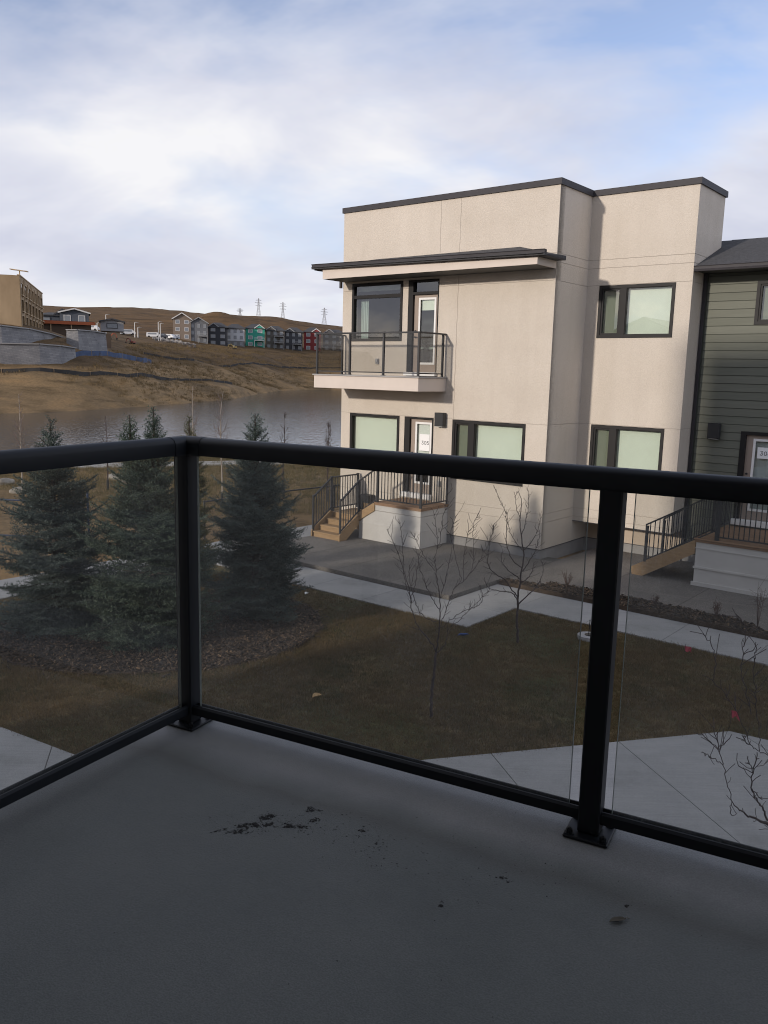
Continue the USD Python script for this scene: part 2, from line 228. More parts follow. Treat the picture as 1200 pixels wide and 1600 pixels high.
# ---------------------------------------------------------------- terrain
CTL = [(-49.4,85.0,-1.6),(-60.6,105.0,2.5),(-68.0,118.0,4.1),(-74.4,130.0,10.3),(-342.5,600.0,46.7),(-44.5,95.8,-1.1),(-54.5,118.0,3.2),(-58.6,127.0,4.6),(-62.5,136.0,10.5),(-101.0,220.0,14.4),(-320.6,700.0,51.5),(-41.4,99.0,-1.1),(-49.5,119.0,3.4),(-53.6,129.0,4.7),(-58.4,141.0,10.3),(-288.9,700.0,51.2),(-39.9,103.0,-1.1),(-47.0,122.0,3.4),(-51.2,133.0,4.9),(-56.0,146.0,9.6),(-84.4,220.0,13.5),(-153.3,400.0,24.1),(-267.8,700.0,51.2),(-37.9,111.0,-1.1),(-43.5,128.0,3.3),(-48.2,142.0,5.2),(-51.5,152.0,7.4),(-67.7,200.0,11.4),(-88.0,260.0,14.7),(-141.9,420.0,25.3),(-236.2,700.0,51.5),(-36.6,118.0,-1.1),(-40.2,130.0,2.7),(-43.9,142.0,4.5),(-52.5,170.0,6.9),(-69.4,225.0,10.8),(-86.3,280.0,14.8),(-129.2,420.0,25.6),(-215.0,700.0,52.0),(-34.8,128.0,-1.0),(-39.6,146.0,2.2),(-47.4,175.0,4.9),(-59.5,220.0,8.2),(-73.0,270.0,12.9),(-83.7,310.0,16.4),(-116.1,430.0,25.8),(-188.7,700.0,52.1),(-33.1,142.0,-1.1),(-36.8,158.0,1.4),(-46.5,200.0,5.7),(-58.1,250.0,9.5),(-69.7,300.0,13.4),(-77.8,335.0,17.5),(-97.5,420.0,26.6),(-160.0,690.0,49.5),(-30.1,155.0,-1.1),(-33.4,172.0,1.3),(-40.7,210.0,5.0),(-50.4,260.0,9.4),(-60.4,312.0,12.9),(-66.8,345.0,16.4),(-87.0,450.0,32.6),(-116.1,600.0,40.2),(-32.1,205.0,-1.3),(-34.8,222.0,1.6),(-41.0,262.0,5.7),(-46.2,295.0,10.1),(-50.4,322.0,13.2),(-54.8,350.0,16.1),(-70.4,450.0,30.7),(-97.0,620.0,39.7),(-30.2,240.0,-0.9),(-33.0,262.0,2.4),(-37.2,295.0,6.8),(-40.1,318.0,10.8),(-42.6,338.0,13.7),(-46.1,365.0,16.6),(-68.2,540.0,37.1),(-88.4,700.0,44.2),(-25.0,262.0,-0.6),(-27.5,288.0,2.8),(-30.1,315.0,7.4),(-32.1,335.0,11.3),(-33.5,350.0,13.7),(-35.7,372.0,16.2),(-53.8,560.0,35.0),(-67.2,700.0,41.6),(-13.3,268.0,-0.8),(-14.7,295.0,2.7),(-16.0,320.0,7.3),(-17.0,340.0,11.3),(-18.0,358.0,13.3),(-30.4,600.0,34.3),(19.7,270.0,-1.1),(21.7,300.0,3.1),(23.7,330.0,7.9),(26.4,370.0,12.7),(43.7,620.0,32.5),(70.0,265.0,-1.1),(79.0,300.0,2.7),(89.0,340.0,8.8),(156.1,600.0,27.7),(133.0,250.0,-1.1),(169.5,320.0,4.6),(315.7,600.0,22.6),
       (-900,1000,60),(0,1200,58),(900,1000,40),(-900,400,40),(700,300,15),(0,2500,62),(-1500,2500,70),(1500,2500,50),(1500,200,12),(-1500,200,40)]
CTL = np.array(CTL)
rbf = RBFInterpolator(CTL[:, :2]/100, CTL[:, 2], kernel='linear', smoothing=0.0)
near_line = LineString([(-400, -56.2), (-23, 49.3), (-5, 54.4), (80, 78), (300, 140)])
pond_poly = Polygon([(-200, -0.3), (-23, 49.3), (-5, 54.4), (80, 78), (200, 150), (190, 240), (133, 250), (70, 265), (19.7, 270), (-13.3, 268), (-25, 262), (-30.2, 240), (-32.1, 205), (-30.1, 155), (-33.1, 142), (-34.8, 128), (-36.6, 118), (-37.9, 111), (-39.9, 103), (-41.4, 99), (-44.5, 95.8), (-49.4, 85), (-70, 60), (-200, 30)])
far_edge = LineString([(300, 145), (200, 150), (190, 240), (133, 250), (70, 265), (19.7, 270), (-13.3, 268), (-25, 262), (-30.2, 240), (-32.1, 205), (-30.1, 155), (-33.1, 142), (-34.8, 128), (-36.6, 118), (-37.9, 111), (-39.9, 103), (-41.4, 99), (-44.5, 95.8), (-49.4, 85), (-70, 60), (-200, 30), (-400, -30)])
def near_z(d): return np.interp(d, [-30, -6, 0, 1.5, 4, 7, 14, 22, 30, 400], [-2.4, -1.9, -1.22, -0.92, -0.80, -0.80, -0.55, -0.25, 0.0, 0.0])
def terrain_z(x, y, rough=True):
    x, y = np.broadcast_arrays(np.asarray(x, float), np.asarray(y, float)); sh = x.shape; x, y = x.ravel(), y.ravel()
    P = shapely.points(x, y)
    dn = shapely.distance(P, near_line); df = shapely.distance(P, far_edge); inside = shapely.contains_xy(pond_poly, x, y)
    yl = np.interp(x, [-400, -23, -5, 80, 300], [-56.2, 49.3, 54.4, 78, 140])
    south = (y < yl)
    zn = near_z(np.where(south, dn, -dn)); zf = rbf(np.c_[x, y]/100)
    if rough:
        q = np.c_[x, y, 0*x]; a = np.clip(df/40, 0, 1)
        zf = zf + a*(meshkit.fbm(q/26, 4, 3)-.5)*1.5*np.clip(np.hypot(x, y)/300, .4, 4) + np.clip(df/12, 0, 1)*(meshkit.fbm(q/7, 3, 21)-.5)*.9*(np.hypot(x, y) < 420)
    zf = zf+(4.2*np.exp(-((x+93)/11)**2-((y-428)/22)**2)+4.0*np.exp(-((x+76)/9)**2-((y-420)/16)**2)+3.2*np.exp(-((x+84)/7)**2-((y-424)/16)**2)+2.5*np.exp(-((x+62)/14)**2-((y-470)/25)**2))*(.30+.65*meshkit.fbm(np.c_[x, y, 0*x]/9, 3, 8))
    zf = np.maximum(zf, -1.25)
    zi = -1.15-np.minimum(1.2, .25*np.minimum(dn, df))
    z = np.where(south, zn, np.where(inside, zi, zf))
    return z.reshape(sh)
def tz(x, y): return float(terrain_z(np.array([x]), np.array([y]))[0])
def grid_mesh(xs, ys, zf, drop=None):
    X, Y = np.meshgrid(xs, ys); Z = zf(X, Y); n, m = X.shape
    v = np.c_[X.ravel(), Y.ravel(), Z.ravel()]; i, j = np.meshgrid(np.arange(n-1), np.arange(m-1), indexing='ij'); a = (i*m+j).ravel()
    f = np.vstack([np.c_[a, a+1, a+m+1], np.c_[a, a+m+1, a+m]]); return trimesh.Trimesh(v, f, process=False)
C0 = np.array([3.8834, 20.0432, 0.0]); HB = math.radians(39.2); BROT = -39.2
BX = np.array([math.cos(HB), -math.sin(HB), 0]); BY = np.array([math.sin(HB), math.cos(HB), 0])
def bw(x, y, z=0): return C0+BX*x+BY*y+np.array([0, 0, z])
def bpoly(pts): return Polygon([tuple(bw(*p)[:2]) for p in pts])
def toloc(P):
    d = np.asarray(P, float)[..., :2]-C0[:2]; return np.stack([d@BX[:2], d@BY[:2]], -1)

xs = np.unique(np.concatenate([np.linspace(-1600, -220, 40), np.linspace(-220, 60, 141), np.linspace(60, 240, 50), np.linspace(240, 1600, 36)]))
ys = np.unique(np.concatenate([np.linspace(-300, -20, 20), np.linspace(-20, 90, 90), np.linspace(90, 400, 180), np.linspace(400, 760, 70), np.linspace(760, 2600, 40)]))
dry_m = usdkit.material(stage, '/World/Looks/dry_ground', {
    'g': ('geometry', {}), 'n1': ('noise_texture', {'scale': 0.045, 'detail': 6.0, 'roughness': 0.65}), 'mp': ('mapping', {'scale': (0.05, 0.22, 1.2), 'rotation': (0, 0, 0.3)}), 'n2': ('noise_texture', {'scale': 1.0, 'detail': 6.0, 'roughness': 0.6}), 'n3': ('noise_texture', {'scale': 3.0, 'detail': 5.0, 'roughness': 0.7}),
    'r1': ('rgb_ramp', {'ramp': [(0.30, (0.115, 0.088, 0.057)), (0.48, (0.220, 0.152, 0.083)), (0.60, (0.172, 0.123, 0.072)), (0.75, (0.250, 0.172, 0.094))]}),
    'r2': ('rgb_ramp', {'ramp': [(0.30, (0.55, 0.55, 0.53)), (0.5, (1.0, 1.0, 1.0)), (0.7, (1.25, 1.18, 1.08))]}), 'r3': ('rgb_ramp', {'ramp': [(0.3, (0.7, 0.7, 0.7)), (0.7, (1.25, 1.25, 1.25))]}),
    'sz': ('separate_xyz', {}), 'za': ('math', {'math_type': 'multiply_add', 'value2': 9.0}), 'zm': ('map_range', {'from_min': 0.0, 'from_max': 40.0, 'to_min': 0.0, 'to_max': 1.0, 'clamp': True}), 'zr': ('rgb_ramp', {'ramp': [(0.0, (1.05, 1.03, 0.98)), (0.21, (1.12, 1.08, 1.0)), (0.27, (0.62, 0.60, 0.60)), (0.45, (0.66, 0.64, 0.64)), (0.62, (0.62, 0.55, 0.52)), (1.0, (0.68, 0.62, 0.58))]}),
    'm0': ('mix', {'mix_type': 'multiply', 'fac': 1.0}), 'm1': ('mix', {'mix_type': 'multiply', 'fac': 1.0}), 'm2': ('mix', {'mix_type': 'multiply', 'fac': 1.0}), 'p': ('principled_bsdf', {'roughness': 0.95, 'specular_ior_level': 0.1}), 'b': ('bump', {'strength': 0.6, 'distance': 0.25})},
    [('g.position', 'n1.vector'), ('g.position', 'mp.vector'), ('mp.vector', 'n2.vector'), ('g.position', 'n3.vector'), ('n1.fac', 'r1.fac'), ('n2.fac', 'r2.fac'), ('n3.fac', 'r3.fac'), ('g.position', 'sz.vector'), ('n1.fac', 'za.value1'), ('sz.z', 'za.value3'), ('za.value', 'zm.value'), ('zm.result', 'zr.fac'), ('r1.color', 'm0.color1'), ('zr.color', 'm0.color2'), ('m0.color', 'm1.color1'), ('r2.color', 'm1.color2'), ('m1.color', 'm2.color1'), ('r3.color', 'm2.color2'), ('m2.color', 'p.base_color'), ('n3.fac', 'b.height'), ('b.normal', 'p.normal')], surface='p.BSDF')
struct('ground', grid_mesh(xs, ys, lambda X, Y: terrain_z(X, Y)-0.03), dry_m, smooth=True)
water_m = usdkit.material(stage, '/World/Looks/pond_water', {
    'g': ('geometry', {}), 'mp': ('mapping', {'scale': (1.0, 0.35, 1.0)}), 'n': ('noise_texture', {'scale': 4.0, 'detail': 2.0}), 'b': ('bump', {'strength': 0.40, 'distance': 0.10}),
    'p': ('principled_bsdf', {'base_color': (0.012, 0.016, 0.02), 'roughness': 0.07, 'ior': 1.333, 'specular_ior_level': 0.5})},
    [('g.position', 'mp.vector'), ('mp.vector', 'n.vector'), ('n.fac', 'b.height'), ('b.normal', 'p.normal')], surface='p.BSDF')
struct('pond', (np.array([[-260, -60, -1.12], [320, -60, -1.12], [320, 300, -1.12], [-260, 300, -1.12]]), np.array([[0, 1, 2, 3]])), water_m)

# lawn sheet and hard surfaces, laid out in the townhouse's own axes
lawn_m = usdkit.material(stage, '/World/Looks/lawn', {
    'g': ('geometry', {}), 'n1': ('noise_texture', {'scale': 0.55, 'detail': 6.0, 'roughness': 0.62}), 'n2': ('noise_texture', {'scale': 2.6, 'detail': 5.0, 'roughness': 0.65}), 'n3': ('noise_texture', {'scale': 45.0, 'detail': 3.0}),
    'r1': ('rgb_ramp', {'ramp': [(0.34, (0.062, 0.068, 0.032)), (0.46, (0.098, 0.084, 0.044)), (0.56, (0.142, 0.106, 0.060)), (0.68, (0.080, 0.078, 0.040))]}), 'r2': ('rgb_ramp', {'ramp': [(0.3, (0.72, 0.74, 0.72)), (0.7, (1.28, 1.22, 1.15))]}), 'r3': ('rgb_ramp', {'ramp': [(0.3, (0.55, 0.55, 0.55)), (0.7, (1.4, 1.4, 1.35))]}),
    'm1': ('mix', {'mix_type': 'multiply', 'fac': 1.0}), 'm2': ('mix', {'mix_type': 'multiply', 'fac': 1.0}), 'p': ('principled_bsdf', {'roughness': 0.95, 'specular_ior_level': 0.1}), 'b': ('bump', {'strength': 0.7, 'distance': 0.03})},
    [('g.position', 'n1.vector'), ('g.position', 'n2.vector'), ('g.position', 'n3.vector'), ('n1.fac', 'r1.fac'), ('n2.fac', 'r2.fac'), ('n3.fac', 'r3.fac'), ('r1.color', 'm1.color1'), ('r2.color', 'm1.color2'), ('m1.color', 'm2.color1'), ('r3.color', 'm2.color2'), ('m2.color', 'p.base_color'), ('n3.fac', 'b.height'), ('b.normal', 'p.normal')], surface='p.BSDF')
lawn_poly = Polygon([(-6.2, 13.0), (-8.5, 2), (14, -3), (22, 6), (12, 18.5)]).union(bpoly([(-7.0, -4.5), (-7.0, -22), (18, -22), (18, -3.0), (0, -3.0)])).intersection(Polygon([(-30, 1.5), (30, 1.5), (30, 40), (-30, 40)]))
walkA = [(-7.4, -5.72), (1.66, -5.72), (1.66, -4.0), (30, -4.0), (30, -2.65), (0.40, -2.60), (0.40, -4.47), (-6.0, -4.47), (-6.0, 13), (-7.4, 13)]
walks = bpoly(walkA).union(bpoly([(-7.4, -5.72), (-7.4, -26), (-6.0, -26), (-6.0, -5.72)]))
nearwalk = Polygon([(-9, 12.35), (-3.5, 9.1), (-2.1, 8.42), (0.57, 9.24), (4.61, 10.27), (5.0, 10.02), (14, 3.9), (14, 1.6), (-14, 1.6), (-14, 15.3)])
lawn = lawn_poly.difference(walks).difference(nearwalk).difference(bpoly([(-6.05, -4.5), (0.4, -4.5), (0.4, -2.4), (30, -2.4), (30, 30), (-6.05, 30)]))
def sheet(poly, z, step=0.5):
    g = trimesh.creation.triangulate_polygon(poly, engine='earcut') if poly.geom_type == 'Polygon' else None
    ms = []
    for p in getattr(poly, 'geoms', [poly]):
        v, f = trimesh.creation.triangulate_polygon(p, engine='earcut'); ms.append(trimesh.Trimesh(np.c_[v, np.full(len(v), z)], f, process=False))
    return cat_(ms)
obj_l = struct('lawn', sheet(lawn, 0.0), lawn_m)

def slab_root(name):
    x = UsdGeom.Xform.Define(stage, path_for('/World', name)); return tag(x.GetPrim(), kind='structure')
def slabs(root, poly, org, ang, sx, sy, z0, z1, m, gap=0.012, off=(0, 0)):
    ax = np.array([math.cos(ang), math.sin(ang)]); ay = np.array([-ax[1], ax[0]]); o = np.asarray(org[:2], float)
    P = np.array(shapely.get_coordinates(poly))-o; u, w = P@ax, P@ay
    for i in range(math.floor((u.min()-off[0])/sx), math.ceil((u.max()-off[0])/sx)):
        for j in range(math.floor((w.min()-off[1])/sy), math.ceil((w.max()-off[1])/sy)):
            c = [(off[0]+i*sx+gap/2, off[1]+j*sy+gap/2), (off[0]+(i+1)*sx-gap/2, off[1]+j*sy+gap/2), (off[0]+(i+1)*sx-gap/2, off[1]+(j+1)*sy-gap/2), (off[0]+i*sx+gap/2, off[1]+(j+1)*sy-gap/2)]
            q = Polygon([tuple(o+ax*a+ay*b) for a, b in c]).intersection(poly)
            for g in getattr(q, 'geoms', [q]):
                if g.geom_type == 'Polygon' and g.area > 0.02: obj('slab', extz(g, z0, z1), m, root)
bang = -HB
joint_m = mat('joint_dirt', (0.10, 0.095, 0.085), 0.95)
sw = slab_root('sidewalk')
obj('joint_bed', extz(walks.buffer(-0.004), -0.06, 0.012), joint_m, sw)
def strip(pts, off, step, horizontal=True):
    p = bpoly(pts); slabs(sw, p, C0, bang, step if horizontal else 50, 50 if horizontal else step, -0.05, 0.025, walk_m, off=off)
strip([(-6.0, -5.72), (0.40, -5.72), (0.40, -4.47), (-6.0, -4.47)], (-0.9, -10), 1.5)
strip([(0.40, -5.72), (1.66, -5.72), (1.66, -2.62), (0.40, -2.60)], (-10, -4.47), 1.85, False)
strip([(1.66, -4.0), (30, -4.0), (30, -2.65), (1.66, -2.62)], (1.66, -10), 1.48)
strip([(-7.4, -26), (-6.0, -26), (-6.0, 13), (-7.4, 13)], (-10, -5.72), 1.5, False)
nw = slab_root('sidewalk')
obj('joint_bed', extz(nearwalk.buffer(-0.004), -0.06, 0.012), joint_m, nw)
slabs(nw, nearwalk, (0.57, 9.24), math.atan2(1.03, 4.04), 1.72, 60, -0.05, 0.025, walk_m, off=(0.83, -40))
pt = slab_root('patio')
obj('joint_bed', extz(bpoly([(-5.98, -4.39), (0.34, -4.39), (0.34, -2.28), (29, -2.28), (29, 2.6), (-5.98, 0.0)]), -0.05, 0.085), joint_m, pt)
slabs(pt, bpoly([(-6.0, -4.41), (0.36, -4.41), (0.36, 0.0), (-6.0, 0.0)]), C0, bang, 1.6, 2.205, -0.05, 0.10, patio_m, off=(-6.04, -4.41))
slabs(pt, bpoly([(0.372, -2.3), (30, -2.3), (30, 3.2), (2.62, 3.2), (2.62, 2.43), (0.372, 2.43)]), C0, bang, 1.86, 6, -0.05, 0.10, patio_m, off=(0.372, -2.35))
pw = slab_root('path')
a0, a1 = np.array([-60, 26.3]), np.array([30, 63.9]); dd = (a1-a0)/np.linalg.norm(a1-a0); nn = np.array([-dd[1], dd[0]])
pm = mat('gravel_path', (0.36, 0.345, 0.32), 0.95, var=0.1, scale=1.2)
def path_mesh():
    t = np.linspace(0, 1, 60)[:, None]; c = a0+(a1-a0)*t; L, Rr = c-nn*0.9, c+nn*0.9
    zc = terrain_z(c[:, 0], c[:, 1])+0.05
    v = np.vstack([np.c_[L, zc], np.c_[Rr, zc], np.c_[L-nn*.02, zc-.5], np.c_[Rr+nn*.02, zc-.5]]); n = 60; f = []
    for k in range(n-1):
        f += [[k, n+k+1, n+k], [k, k+1, n+k+1], [2*n+k, k+1, k], [2*n+k, 2*n+k+1, k+1], [3*n+k, n+k, n+k+1], [3*n+k, n+k+1, 3*n+k+1]]
    return trimesh.Trimesh(v, f, process=False)
obj('path_surface', path_mesh(), pm, pw)

# ---------------------------------------------------------------- cream townhouse 305
cream = thing('cream_townhouse', 'cream stucco flat-roofed townhouse with a small glass balcony, door 305', 'house', C0, BROT)
G = 0.008
holes_f = [(-6.35, 5.42, -4.54, 7.0), (-4.35, 4.50, -3.35, 7.0), (-6.35, 1.88, -4.54, 3.40), (-4.35, 1.20, -3.38, 3.40), (-2.76, 1.85, -0.59, 3.40)]
holes_r = [(0.34, 5.54, 2.24, 6.80), (0.36, 1.86, 2.24, 3.40)]
hf = shapely.union_all([sbox(*h) for h in holes_f]); hr = shapely.union_all([sbox(*h) for h in holes_r])
# wall core behind the stucco panels
core = [extr(sbox(-6.71, 0.33, 0, 8.95).difference(hf), 0.014, 0.25), extr(sbox(-0.0, 0.33, 0.0, 0.34), 0.014, 0.25) if False else bx(-0.25, -0.014, 0.25, 1.664, 0.33, 8.95), bx(-0.25, -0.014, 1.665, 2.6, 0.33, 0.875),
        extr(sbox(-0.014, 0.88, 2.606, 8.95).difference(hr), 1.664, 1.90), bx(2.40, 2.606, 1.90, 3.40, 0.9, 8.95), bx(-6.70, -6.46, 0.25, 9, 0.33, 8.95), bx(-6.46, -1.0, 8.7, 9, 0.33, 8.95), bx(-1.0, 2.606, 3.401, 3.42, 0.33, 8.95), bx(-1.2, -1.0, 3.42, 8.7, .33, 8.95),
        bx(-6.46, -0.26, 0.26, 1.9, 8.50, 8.60), bx(-6.46, -1.21, 1.91, 8.7, 8.50, 8.60), bx(-1.21, 2.39, 1.91, 3.39, 8.5, 8.6)]
obj('wall', cat_(core), stucco_back, cream)
def panels(poly, cuts_x, cuts_z, y0, y1, parent, axis='y'):
    x0, z0, x1, z1 = poly.bounds
    for zl, zh in zip([z0]+cuts_z, cuts_z+[z1]):
        cx = cuts_x(zl, zh)
        for xl, xh in zip([x0]+cx, cx+[x1]):
            q = sbox(xl+(G/2 if xl > x0 else 0), zl+(G/2 if zl > z0 else 0), xh-(G/2 if xh < x1 else 0), zh-(G/2 if zh < z1 else 0)).intersection(poly)
            for g in getattr(q, 'geoms', [q]):
                if g.geom_type == 'Polygon' and g.area > .003: obj('stucco_panel', extr(g, y0, y1) if axis == 'y' else extx(g, y0, y1), stucco, parent)
def cutf(a, b): return [-3.36, -2.75] if a > 7.3 else ([-2.75] if a > 3.3 else [])
panels(sbox(-6.71, 0.33, 0.0, 8.95).difference(hf), cutf, [1.0, 1.22, 3.41, 6.80, 7.22, 7.42], 0.0, 0.0135, cream)
panels(sbox(0.0, 0.88, 2.62, 8.95).difference(hr), lambda a, b: ([1.69] if b < 2 else []), [1.0, 1.22, 3.41, 6.81, 7.22, 7.42], 1.65, 1.6635, cream)
panels(sbox(0.0145, 0.33, 1.65, 8.95), lambda a, b: [], [1.0, 1.22, 3.41, 6.80, 7.22, 7.42], -0.0135, 0.0, cream, 'x')
panels(sbox(1.6645, 0.88, 3.40, 8.95), lambda a, b: [], [1.0, 1.22, 3.41, 6.80, 7.22, 7.42], 2.6065, 2.62, cream, 'x')
obj('stucco_panel', bx(-0.0135, 0.0, 1.66, 2.43, 0.345, 0.858), stucco, cream)
# recess below the overhang
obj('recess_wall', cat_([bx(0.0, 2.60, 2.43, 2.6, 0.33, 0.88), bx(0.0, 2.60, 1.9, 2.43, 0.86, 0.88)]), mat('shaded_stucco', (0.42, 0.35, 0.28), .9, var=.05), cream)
obj('foundation', cat_([bx(-6.69, -0.02, 0.02, 0.3, -0.2, 0.328), bx(-0.3, -0.02, 0.3, 2.6, -0.2, 0.328), bx(-0.02, 2.6, 2.44, 2.7, -0.2, 0.328), bx(-6.69, -6.4, .3, 9, -.2, .328)]), concrete_f, cream)
obj('drip_flashing', cat_([bx(-6.72, 0.012, -0.012, 0.02, 0.322, 0.338), bx(-0.02, 0.012, 0.02, 2.43, 0.322, 0.338), bx(0.0, 2.63, 1.635, 1.66, 0.872, 0.888), bx(0.012, 2.6, 2.418, 2.43, .322, .338)]), flashing, cream)
# parapet cap
capm = []
loop = [(-6.71, 0), (0, 0), (0, 1.65), (2.62, 1.65), (2.62, 3.42), (-1.0, 3.42), (-1.0, 9), (-6.71, 9)]
cap_poly = Polygon([(-6.75, -0.04), (0.04, -0.04), (0.04, 1.61), (2.66, 1.61), (2.66, 3.46), (-.96, 3.46), (-.96, 9.04), (-6.75, 9.04)])
obj('parapet_cap', extz(cap_poly.difference(Polygon(loop).buffer(-0.28, join_style=2)), 8.935, 9.075), flashing, cream)

def window(parent, x0, x1, z0, z1, y, mull=None, kind='blind', transom=None, dy=1):
    "frame sits in the opening with its face 15 mm proud of the wall face y"
    w = 0.075
    fr = [frame(x0, x1, z0, z1, w, y-0.02, y+0.10)]
    if mull: fr.append(bx(mull[0], mull[1], y-0.015, y+0.095, z0+w, z1-w))
    if transom: fr.append(bx(x0+w, x1-w, y-0.016, y+0.095, transom[0], transom[1]))
    p = obj('window', cat_(fr), frame_m, parent)
    ztop = transom[0] if transom else z1-w
    spans = [(x0+w, mull[0]), (mull[1], x1-w)] if mull else [(x0+w, x1-w)]
    for k, (a, b) in enumerate(spans):
        obj('pane', bx(a, b, y+0.04, y+0.052, z0+w, ztop), win_glass, p)
    if mull:
        a, b = spans[0]; obj('sash', frame(a+.002, b-.002, z0+w+.002, ztop-.002, 0.04, y+0.005, y+0.038), frame_m, p)
        a, b = spans[1]; obj('bead', frame(a+.001, b-.001, z0+w+.001, ztop-.001, 0.014, y+0.01, y+0.039), frame_m, p)
    if transom: obj('pane', bx(x0+w, x1-w, y+0.04, y+0.052, transom[1], z1-w), win_glass, p)
    if kind == 'blind':
        for k, (a, b) in enumerate(spans):
            dk = bool(mull) and k == 0
            obj('blind', bx(a-.02, b+.02, y+0.13, y+0.134, z0+.03, z1-.03), blind_d if dk else blind_m, p)
    return p
w1 = window(cream, -6.35, -4.54, 5.42, 7.0, 0, transom=(6.585, 6.675), kind='open')
obj('curtain', cat_([bx(-6.18+.03*k, -6.155+.03*k, 0.20+0.012*(k % 2), 0.225+0.012*(k % 2), 5.5, 6.58) for k in range(9)]), curtain_m, w1)
obj('roof_blind', bx(-6.3, -4.6, .2, .204, 6.80, 6.95), curtain_m, w1)
obj('room_interior', cat_([bx(-6.4, -3.3, 2.6, 2.65, 4.5, 7.1), bx(-6.45, -6.4, .26, 2.6, 4.5, 7.1), bx(-3.3, -3.25, .26, 2.6, 4.5, 7.1), bx(-6.4, -3.3, .26, 2.6, 4.42, 4.48), bx(-6.4, -3.3, .26, 2.6, 7.1, 7.15)]), dark_in, cream)
obj('inner_window', frame(-5.9, -5.2, 5.3, 6.5, .06, 2.55, 2.59), curtain_m, cream)
window(cream, -6.35, -4.54, 1.88, 3.40, 0)
window(cream, -2.76, -0.59, 1.85, 3.40, 0, mull=(-2.24, -2.08))
window(cream, 0.34, 2.24, 5.54, 6.80, 1.65, mull=(0.90, 1.05))
window(cream, 0.36, 2.24, 1.86, 3.40, 1.65, mull=(0.88, 1.04))

def door(parent, x0, x1, z0, z1, y, leafx, leafz, lite, transom=None, paper=None, text=None, dark_lower=False):
    w = 0.035
    fr = [bx(x0, leafx[0], y-0.02, y+0.16, z0, z1), bx(leafx[1], x1, y-0.02, y+0.16, z0, z1), bx(leafx[0], leafx[1], y-0.02, y+0.16, leafz[1], leafz[1]+(transom[0]-leafz[1] if transom else z1-leafz[1]))]
    if transom: fr.append(bx(leafx[0], leafx[1], y-0.02, y+0.16, transom[1], z1))
    p = obj('door', extr(sbox(leafx[0]+.004, leafz[0], leafx[1]-.004, leafz[1]-.004).difference(sbox(lite[0], lite[1], lite[2], lite[3])), y+0.05, y+0.10), door_m, parent)
    obj('door_frame', cat_(fr), frame_m, p)
    obj('lite_frame', frame(lite[0]-.03, lite[2]+.03, lite[1]-.03, lite[3]+.03, .055, y+0.035, y+0.052), white_m, p)
    obj('pane', bx(lite[0], lite[2], y+.07, y+.078, lite[1], lite[3]), win_glass, p)
    obj('sill', cbx(x0-.03, x1+.03, y-.12, y+.05, z0, leafz[0]-.004, .008), white_m, p)
    obj('handle', cat_([rod((leafx[0]+.07, y+.05, leafz[0]+.92), (leafx[0]+.07, y-.01, leafz[0]+.92), .022), bx(leafx[0]+.055, leafx[0]+.17, y-.02, y-.005, leafz[0]+.91, leafz[0]+.93), rod((leafx[0]+.07, y+.05, leafz[0]+1.08), (leafx[0]+.07, y+.02, leafz[0]+1.08), .026)]), black_metal, p)
    if transom: obj('transom_pane', bx(leafx[0], leafx[1], y+.06, y+.068, transom[0], transom[1]), win_glass, p)
    return p
d_up = door(cream, -4.34, -3.35, 4.50, 7.0, 0, (-4.18, -3.37), (4.60, 6.62), (-3.99, 4.83, -3.48, 6.51), transom=(6.69, 6.95))
obj('door_blind', cat_([bx(-3.98, -3.49, .11, .113, 6.22, 6.5)]), blind_m, d_up)
d_lo = door(cream, -4.35, -3.38, 1.20, 3.40, 0, (-4.17, -3.42), (1.34, 3.35), (-3.98, 1.62, -3.49, 3.24))
obj('door_blind', bx(-3.99, -3.48, .11, .113, 2.02, 3.25), paper_m, d_lo)
obj('entry_hall', cat_([bx(-4.4, -3.3, .9, .95, 1.2, 3.5), bx(-4.45, -4.4, .26, .9, 1.2, 3.5), bx(-3.3, -3.25, .26, .9, 1.2, 3.5)]), dark_in, cream)
def door_sign(parent, x0, x1, z0, z1, y, text, th, tx, tz0):
    s = obj('number_sign', bx(x0, x1, y-.004, y, z0, z1), paper_m, parent)
    t = meshkit.text_mesh(text, th, 0.002, bold=False); v = np.array(t.vertices)
    obj('lettering', trimesh.Trimesh(np.c_[tx+v[:, 0], y-.0055-v[:, 2], tz0+v[:, 1]], t.faces[:, ::-1], process=False), ink_m, s)
door_sign(d_lo, -3.86, -3.52, 2.50, 2.95, .034, '305', .10, -3.79, 2.67)
ln = [bx(-3.80, -3.60, .028, .0295, 2.60-.035*k, 2.608-.035*k) for k in range(2)]
def wall_lamp(parent, x0, x1, z0, z1, y):
    p = obj('wall_lamp', cat_([cbx(x0, x1, y-.17, y-.03, z0+.02, z1, .008), bx(x0+.05, x1-.05, y-.03, y, z0+.08, z1-.06)]), black_metal, parent)
    obj('lamp_glass', bx(x0+.03, x1-.03, y-.15, y-.05, z0+.008, z0+.019), mat('frosted_lens', (.6, .6, .58), .4), p); return p
wall_lamp(cream, -3.24, -2.96, 3.18, 3.56, 0)
def outlet(parent, x, z, y):
    p = obj('outlet_box', cbx(x-.05, x+.05, y-.05, y, z-.075, z+.075, .006), mat('grey_plastic', (.28, .28, .28), .5), parent)
    obj('outlet_lid', cbx(x-.04, x+.04, y-.075, y-.05, z-.03, z+.055, .006), mat('grey_plastic', (.28, .28, .28), .5), p)
outlet(cream, -3.12, 1.66, 0); outlet(cream, -5.37, 4.87, 0)
